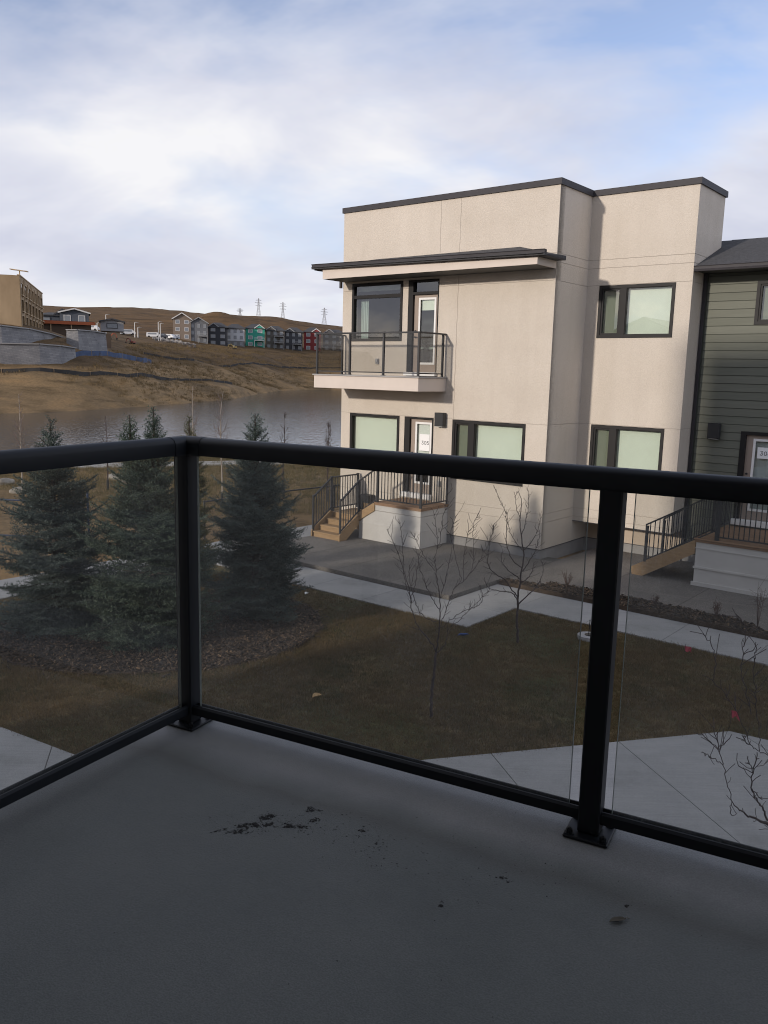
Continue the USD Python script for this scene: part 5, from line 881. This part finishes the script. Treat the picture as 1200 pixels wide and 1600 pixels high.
ribbon_fence('silt_fence', 'long black silt fence crossing the slope below the row of houses', [(-51.7, 215), (-46, 245), (-39.6, 278), (-33, 297), (-26, 310), (-10, 318), (20, 322)], .55, blk_f, 'silt fence', stake_m)
ribbon_fence('silt_fence', 'short black silt fence stepping down to the water, right of the bare slope', [(-40.9, 143), (-39, 158), (-36.5, 172), (-34.2, 185)], .5, blk_f, 'silt fence', stake_m)
ribbon_fence('site_fence', 'bright blue site fence curving below the retaining walls', [(-54, 131), (-52.0, 132.5), (-50.0, 142), (-48.9, 150), (-48.6, 157), (-47.6, 164), (-48.5, 172)], 0.95, mat('blue_mesh', (.040, .065, .13), .8, var=.35, scale=.8), 'fence', stake_m)

# unfinished building
ply = mat('raw_sheathing', (.36, .26, .155), .9, col2=(.25, .175, .10), scale=.35, stretch=(1, 1, .5)); lum = mat('raw_lumber', (.42, .31, .19), .9, var=.2)
a_r = math.degrees(math.atan2(35, -10.6)); ub = thing('unfinished_building', 'large wood-sheathed building under construction above the retaining wall', 'building', (-60.7, 140, 10.2), a_r)
LU, HU = 36.5, 8.7
hol = []; cols_ = 7; sp_ = LU/cols_
for k in range(cols_):
    for r_ in range(3): hol.append(sbox(k*sp_+1.1, .4+r_*2.65, k*sp_+4.2, 2.4+r_*2.65))
# local +x recedes from the corner; the outer face looks toward local -y
obj('wall', cat_([extr(sbox(0, 0, LU, HU).difference(shapely.union_all(hol)), 0, .25), bx(0, .25, .25, 16, 0, HU), bx(.25, LU, 15.7, 16, 0, HU), bx(LU-.25, LU, .25, 15.7, 0, HU)]), ply, ub)
obj('floor_deck', cat_([bx(.3, LU-.3, .3, 15.6, z_, z_+.25) for z_ in (0.02, 2.6, 5.25)]+[bx(.3, LU-.3, 2.2, 2.4, .3, HU-.2)]), mat('raw_dark', (.10, .07, .045), .9), ub)
for k in range(cols_):
    obj('stud_pier', bx(k*sp_+.1, k*sp_+.5, -.12, 0, 0, HU-.6+.3*(k % 2)), ply, ub)
    for r_ in range(3): obj('opening_frame', frame(k*sp_+1.05, k*sp_+4.25, .35+r_*2.65, 2.45+r_*2.65, .12, -.06, -.002), lum, ub); obj('balcony_ledge', bx(k*sp_+1.0, k*sp_+4.3, -.3, -.07, .28+r_*2.65, .44+r_*2.65), lum, ub)
obj('top_plate', bx(-.1, LU+.1, -.1, .35, HU, HU+.16), lum, ub); obj('plank', bar((1.9, -1.1, HU+.85), (2.4, 1.6, HU+1.15), .9, .14), lum, ub)
obj('plank_prop', cat_([bx(2, 2.15, .1, .25, HU+.16, HU+.95)]), lum, ub)
def ubrow(x): return None

def facing(x, y): return math.degrees(math.atan2(-x, y))
def far_house(label, x, y, w, H, wallm, trimm, roof='hip', rows=3, cols=3, deck=True, lower=None, zb=None, rot=None, depth=9, name='lake_house', group=None, wmat=None):
    zb = tz(x, y)-.5 if zb is None else zb; t = thing(name, label, 'house', (x, y, zb), facing(x, y) if rot is None else rot, group)
    hw = H*.80; g = w/2
    if roof == 'gable': wp = Polygon([(-g, 0), (g, 0), (g, hw), (0, H), (-g, hw)])
    else: wp = sbox(-g, 0, g, hw)
    obj('wall', extr(wp, 0, depth), wallm, t)
    if lower: obj('lower_wall', bx(-g-.03, g+.03, -.05, depth*.5, 0, hw*.33), lower, t)
    rh = H-hw
    if roof == 'gable':
        L = math.hypot(g+.4, rh*(g+.4)/g); 
        for s in (-1, 1):
            r_ = obj('roof_slope', bar((s*(g+.4)/2, -.5, hw+rh/2-.2*rh/g+.05), (s*(g+.4)/2, depth+.4, hw+rh/2-.2*rh/g+.05), L, .22, upv=(s*rh/g, 0, 1)), shingle, t)
            obj('bargeboard', bar((s*(g+.42), -.62, hw-.42*rh/g), (0, -.62, H+.05), .25, .3), trimm, r_)
    else:
        e = .45; o = obj('roof', trimesh.Trimesh(np.array([[-g-e, -e, hw], [g+e, -e, hw], [g+e, depth+e, hw], [-g-e, depth+e, hw], [-g*.35, depth*.45, H], [g*.35, depth*.45, H], [-g-e, -e, hw-.25], [g+e, -e, hw-.25], [g+e, depth+e, hw-.25], [-g-e, depth+e, hw-.25]]), [[0, 1, 5], [0, 5, 4], [1, 2, 5], [2, 3, 4], [2, 4, 5], [3, 0, 4], [0, 6, 7], [0, 7, 1], [1, 7, 8], [1, 8, 2], [2, 8, 9], [2, 9, 3], [3, 9, 6], [3, 6, 0], [6, 9, 8], [6, 8, 7]], process=False), shingle, t)
    if roof == 'hip' and (int(abs(x)*10) % 3) != 0:
        gx = g*.45*(1 if int(abs(x)) % 2 else -1); gw_ = w*.24
        gb = obj('front_gable', extr(Polygon([(gx-gw_, hw-.3), (gx+gw_, hw-.3), (gx+gw_, hw+.15), (gx, hw+gw_*.75), (gx-gw_, hw+.15)]), -.25, 3.2), wallm, t)
        for s_ in (-1, 1): obj('bargeboard', bar((gx+s_*(gw_+.2), -.38, hw), (gx, -.38, hw+gw_*.78), .22, .28), trimm, gb)
    rw = hw/rows
    for r_ in range(rows):
        for c_ in range(cols):
            ww = w/cols*.48; cx = -g+w/cols*(c_+.5); za = r_*rw+rw*.28; zc = r_*rw+rw*.82
            wp_ = obj('window', frame(cx-ww/2, cx+ww/2, za, zc, .14, -.10, -.002 if not lower else -.052), trimm, t); obj('pane', bx(cx-ww/2+.14, cx+ww/2-.14, -.07, -.055, za+.14, zc-.14), wmat or mat('far_pane', (.20, .215, .235), .2), wp_)  # pale pane colour stands in for reflected sky
    if deck:
        for lv in deck if isinstance(deck, tuple) else (1,):
            z_ = lv*rw+.05; dk = obj('deck', cat_([bx(-g*.1, g*.95, -2.2, -.12, z_, z_+.25), bx(g*.9, g*.95, -2.15, -2.0, 0, z_), bx(-g*.1, -g*.04, -2.15, -2.0, 0, z_)]), trimm, t)
            obj('deck_rail', cat_([bx(-g*.1, g*.95, -2.2, -2.12, z_+1.1, z_+1.2)]+[bx(a, a+.08, -2.2, -2.12, z_+.26, z_+1.1) for a in np.linspace(-g*.1, g*.93, 9)]), trimm, dk)
    return t
cm = lambda n, c: mat(n, c, .85, var=.08, scale=.6)
wtrim = cm('far_white', (.58, .57, .55)); dtrim = cm('far_dark_trim', (.05, .05, .055)); gtrim = cm('far_grey_trim', (.26, .26, .26))
HG = 'houses in a row on the far bank'
hs = [('brown stone-clad house with white-edged gable, first of the far row', -73.9, 303, 6.2, 9.6, cm('tan_stone', (.20, .155, .12)), wtrim, 'gable', 3, 2, False, None),
      ('grey house with a grey gable beside the brown one in the far row', -68.4, 305, 6.4, 9.2, cm('grey_wall', (.13, .135, .145)), gtrim, 'gable', 3, 3, (1,), None),
      ('near-black house third in the far row', -62.5, 310, 7.0, 8.7, cm('black_wall', (.035, .038, .045)), gtrim, 'hip', 3, 2, False, None),
      ('white house with grey lower storey in the far row', -57.6, 318, 6.9, 8.7, cm('white_wall', (.50, .51, .53)), gtrim, 'hip', 3, 3, False, cm('lower_grey', (.17, .17, .17))),
      ('house wrapped in bright teal sheathing in the far row', -51.2, 325, 7.3, 9.1, cm('teal_wrap', (.035, .27, .20)), wtrim, 'hip', 3, 2, (1,), None),
      ('brown-grey house right of the teal one in the far row', -44.6, 333, 7.4, 9.4, cm('taupe_wall', (.115, .10, .09)), gtrim, 'hip', 3, 3, (1, 2), None),
      ('charcoal house left of the red one in the far row', -38.2, 341, 7.2, 9.6, cm('charcoal_wall', (.060, .062, .07)), gtrim, 'hip', 3, 3, (1,), None),
      ('dark red house with white windows in the far row', -31.4, 350, 6.9, 9.9, cm('red_wall', (.20, .030, .030)), wtrim, 'hip', 3, 2, False, None),
      ('dark house behind the glass of the cream balcony, last of the far row', -22.9, 358, 9.5, 9.3, cm('slate_wall', (.09, .085, .085)), gtrim, 'hip', 3, 3, (1,), None)]
for lab, x, y, w, H, wm, tm, rf, r_, c_, dk, lo in hs: far_house(lab, x, y, w, H, wm, tm, rf, r_, c_, dk, lo, group=HG)
for k, (x, y) in enumerate([(-12, 362), (-2, 366), (9, 370), (20, 372), (31, 374)]):
    far_house(['tan', 'grey', 'dark', 'cream', 'blue'][k]+' house hidden behind the cream townhouse, far row', x, y, 8, 9.5, cm('hidden_wall_%s' % 'abcde'[k], [(.2, .16, .12), (.16, .16, .17), (.05, .05, .06), (.35, .3, .25), (.1, .13, .18)][k]), gtrim, 'hip', 3, 3, False, None, group=HG)
far_house('slate-blue gabled house on the rise behind the retaining walls', -76.0, 205, 6.6, 4.2, cm('slate_blue', (.075, .085, .105)), wtrim, 'gable', 1, 2, False, None, zb=13.8, name='hill_house')
far_house('low dark-roofed house beside the slate-blue gabled one', -70.2, 215, 5.6, 3.0, cm('pale_wall', (.30, .30, .31)), dtrim, 'gable', 1, 1, False, None, zb=13.4, name='hill_house')
far_house('long dark-roofed house left of the slate-blue gabled one', -83.5, 212, 8, 3.9, cm('slate_blue', (.075, .085, .105)), dtrim, 'hip', 1, 2, False, None, zb=13.8, name='hill_house')
t = thing('timber_shed', 'unfinished timber shed with an orange roof edge behind the retaining wall', 'shed', (-68.2, 176, 10.4), facing(-68.2, 176))
obj('wall', bx(-6, 6, 0, 5, 0, 2.6), cm('brown_board', (.10, .07, .05)), t); obj('roof', bx(-6.6, 6.6, -.6, 5.4, 2.95, 3.25), shingle, t); obj('fascia_board', bx(-6.6, 6.8, -.72, -.61, 2.55, 3.2), cm('orange_board', (.42, .12, .05)), t); obj('post', bx(-2, -1.8, -.5, -.3, 0, 2.9), lum, t); obj('post', bx(2, 2.2, -.5, -.3, 0, 2.9), lum, t); obj('hoarding', bx(1.5, 9.5, -8, -7.8, -2.2, .7), cm('brown_hoarding', (.15, .105, .07)), t)
# light poles
pole_m = cm('pale_pole', (.62, .60, .56))
p0 = None
for k, (x, y, h, lab) in enumerate([(-85.1, 255, 5.6, 'street light pole nearest the slate-blue house'), (-76.5, 255, 4.4, 'shorter street light pole in the middle of the site road'), (-78.5, 265, 3.2, 'small pole right behind the middle street light'), (-70.7, 260, 5.8, 'left one of the pair of tall street light poles near the brown house'), (-72.8, 270, 5.5, 'right one of the pair of tall street light poles near the brown house'), (-85.0, 247, 3.2, 'short curved pole left of the first street light')]):
    t = thing('street_light', lab, 'street light', (x, y, tz(x, y)-.1), facing(x, y), 'street lights along the site road'); obj('pole', tube([(0, 0, 0), (0, 0, h)], [.16, .10], 8), pole_m, t); obj('arm', tube([(0, 0, h-.05), (.35, 0, h+.12), (.8, 0, h+.1)], [.07, .06, .05], 6), pole_m, t); obj('lamp_head', cbx(.6, 1.15, -.14, .14, h+.02, h+.14, .03), gtrim, t)
# pylons
def pylon(label, x, y, h, w):
    zb = tz(x, y)-1; t = thing('power_pylon', label, 'pylon', (x, y, zb), facing(x, y)+15, 'power pylons on the ridge'); s = []; steel = mat('galvanised_steel', (.30, .30, .31), .6); lv = [0, .16, .32, .46, .58, .68, .76, .84, .91, 1.0]
    wd = lambda u: w*np.interp(u, [0, .6, 1], [1, .30, .12])
    for a in (-1, 1):
        for b in (-1, 1): obj('leg', tube([(a*wd(u), b*wd(u), h*u) for u in lv], .075, 4), steel, t)
    for u0, u1 in zip(lv[:-1], lv[1:]):
        for sx, sy in (((-1, -1), (1, -1)), ((1, -1), (1, 1)), ((1, 1), (-1, 1)), ((-1, 1), (-1, -1))):
            s += [rod((sx[0]*wd(u0), sx[1]*wd(u0), h*u0), (sy[0]*wd(u1), sy[1]*wd(u1), h*u1), .04, 3), rod((sy[0]*wd(u0), sy[1]*wd(u0), h*u0), (sx[0]*wd(u1), sx[1]*wd(u1), h*u1), .06, 3), rod((sx[0]*wd(u1), sx[1]*wd(u1), h*u1), (sy[0]*wd(u1), sy[1]*wd(u1), h*u1), .05, 3)]
    tag(obj('lattice', cat_(s), steel, t), kind='stuff')
    for u, l in ((.68, 2.4), (.80, 2.9), (.91, 2.2)):
        obj('cross_arm', cat_([rod((-l, 0, h*u), (l, 0, h*u), .09, 4), rod((-l, 0, h*u), (0, 0, h*(u+.05)), .07, 4), rod((l, 0, h*u), (0, 0, h*(u+.05)), .07, 4)]), steel, t)
for lab, x, y, top, w in [('power pylon second from left on the ridge, the nearest', -98.2, 640, 57.7, 2.1), ('slim power pylon third from left on the ridge', -79.9, 640, 55.4, 1.9), ('short leftmost power pylon half behind the ridge', -122.7, 700, 53.3, 1.9), ('rightmost power pylon, beside the cream balcony', -48.6, 640, 51.9, 2.2)]: pylon(lab, x, y, max(9., top-tz(x, y)+1), w)
# machines and vehicles
def excavator(label, x, y, col, cname, s, rot, gap=False):
    m = mat(cname, col, .5, var=.15, scale=1); t = thing('excavator', label, 'excavator', (x, y, tz(x, y)), rot, scale=(s, s, s))
    for b in (-1, 1): obj('track', cat_([cbx(-1.5, 1.5, b*.95-.28, b*.95+.28, 0, .75, .2)]), blk_f, t)
    obj('body', cbx(-1.6, .9, -1.1, 1.1, .85, 1.75, .12), m, t); c_ = obj('cab', cbx(.0, 1.15, .15, 1.1, 1.0, 2.6, .1), m, t); obj('cab_window', cat_([bx(1.151, 1.17, .3, .98, 1.6, 2.4), bx(.2, 1.0, 1.101, 1.115, 1.6, 2.4)]), mat('far_pane', (.1, .115, .13)), c_)
    obj('boom', cat_([bar((.6, -.3, 1.4), (2.6, -.3, 3.5), .3, .45), bar((2.6, -.3, 3.5), (4.2, -.3, 3.0), .28, .35)]), m, t); obj('arm', bar((4.1, -.3, 3.1), (4.7, -.3, 1.0), .24, .3), m, t); obj('bucket', extr(Polygon([(4.4, .1), (5.1, .2), (5.0, 1.0), (4.5, 1.1)]), -.8, .2), blk_f, t)
excavator('small orange excavator above the blue fence', -65.6, 198, (.45, .10, .04), 'orange_paint', .42, 40); excavator('red-brown digger beside the site road', -67.3, 222, (.25, .07, .05), 'rust_paint', .45, 160); excavator('yellow excavator on the bank below the white house', -54.2, 298, (.28, .21, .07), 'yellow_paint', .48, 200)
def van(label, x, y, col, cname, rot, name='parked_van', L=4.6, h=1.75):
    m = mat(cname, col, .35); t = thing(name, label, 'van' if 'van' in name else 'car', (x, y, tz(x, y)), rot, 'vehicles parked at the site road')
    obj('body', extr(Polygon([(-L/2, .35), (L/2, .35), (L/2, .95), (L/2-.25, 1.05), (L/2-1.0, h), (-L/2+.15, h), (-L/2, 1.0)]), -.9, .9), m, t)
    obj('side_window', cat_([bx(-L/2+.5, L/2-1.2, -.915, -.902, 1.05, h-.2)]), mat('far_pane', (.1, .115, .13)), t); obj('side_window', bx(-L/2+.5, L/2-1.2, .902, .915, 1.05, h-.2), mat('far_pane', (.1, .115, .13)), t)
    for a in (-1, 1):
        for b in (-1, 1): c = trimesh.creation.cylinder(.34, .22, sections=14); c.apply_transform(trimesh.transformations.rotation_matrix(math.pi/2, (1, 0, 0))); c.apply_translation((a*L*.31, b*.82, .34)); obj('wheel', c, blk_f, t)
for k, (x, y, c, n, r_, lab) in enumerate([(-79.1, 285, (.6, .6, .6), 'white_paint', 5, 'white van at the left end of the parked vehicles on the far road'), (-77.0, 286, (.08, .08, .09), 'dark_paint', 20, 'dark car second among the parked vehicles on the far road'), (-75.6, 291, (.6, .6, .6), 'white_paint', -15, 'white van third among the parked vehicles on the far road'), (-74.9, 294, (.45, .46, .48), 'silver_paint', 10, 'silver car nearest the brown stone house'), (-92, 262, (.6, .6, .6), 'white_paint', 0, 'white car alone on the road left of the poles'), (-83.2, 270, (.55, .55, .55), 'white_paint', 25, 'white pick-up on the rise between the poles')]): van(lab, x, y, c, n, r_, 'parked_van' if 'van' in lab else 'parked_car')
def rubble(label, x, y, n, seed, m):
    rg = np.random.default_rng(seed); out = []
    for _ in range(n):
        b = trimesh.creation.icosphere(1, 1); v = np.array(b.vertices)*rg.uniform(.7, 1.3, (len(b.vertices), 1))*rg.uniform(.25, .7, 3); px, py = x+rg.normal(0, 3.2), y+rg.normal(0, 1.5); out.append(trimesh.Trimesh(v+[px, py, tz(px, py)+.1], b.faces, process=False))
    tag(obj('rubble', cat_(out), m), label, 'rubble', kind='stuff')
rubble('grey rubble heap along the end of the far road', -71, 278, 60, 3, mat('rubble_stone', (.26, .24, .22), .95)); rubble('dark rubble below the brown stone house', -65, 262, 30, 4, mat('dark_rubble', (.12, .10, .085), .95))
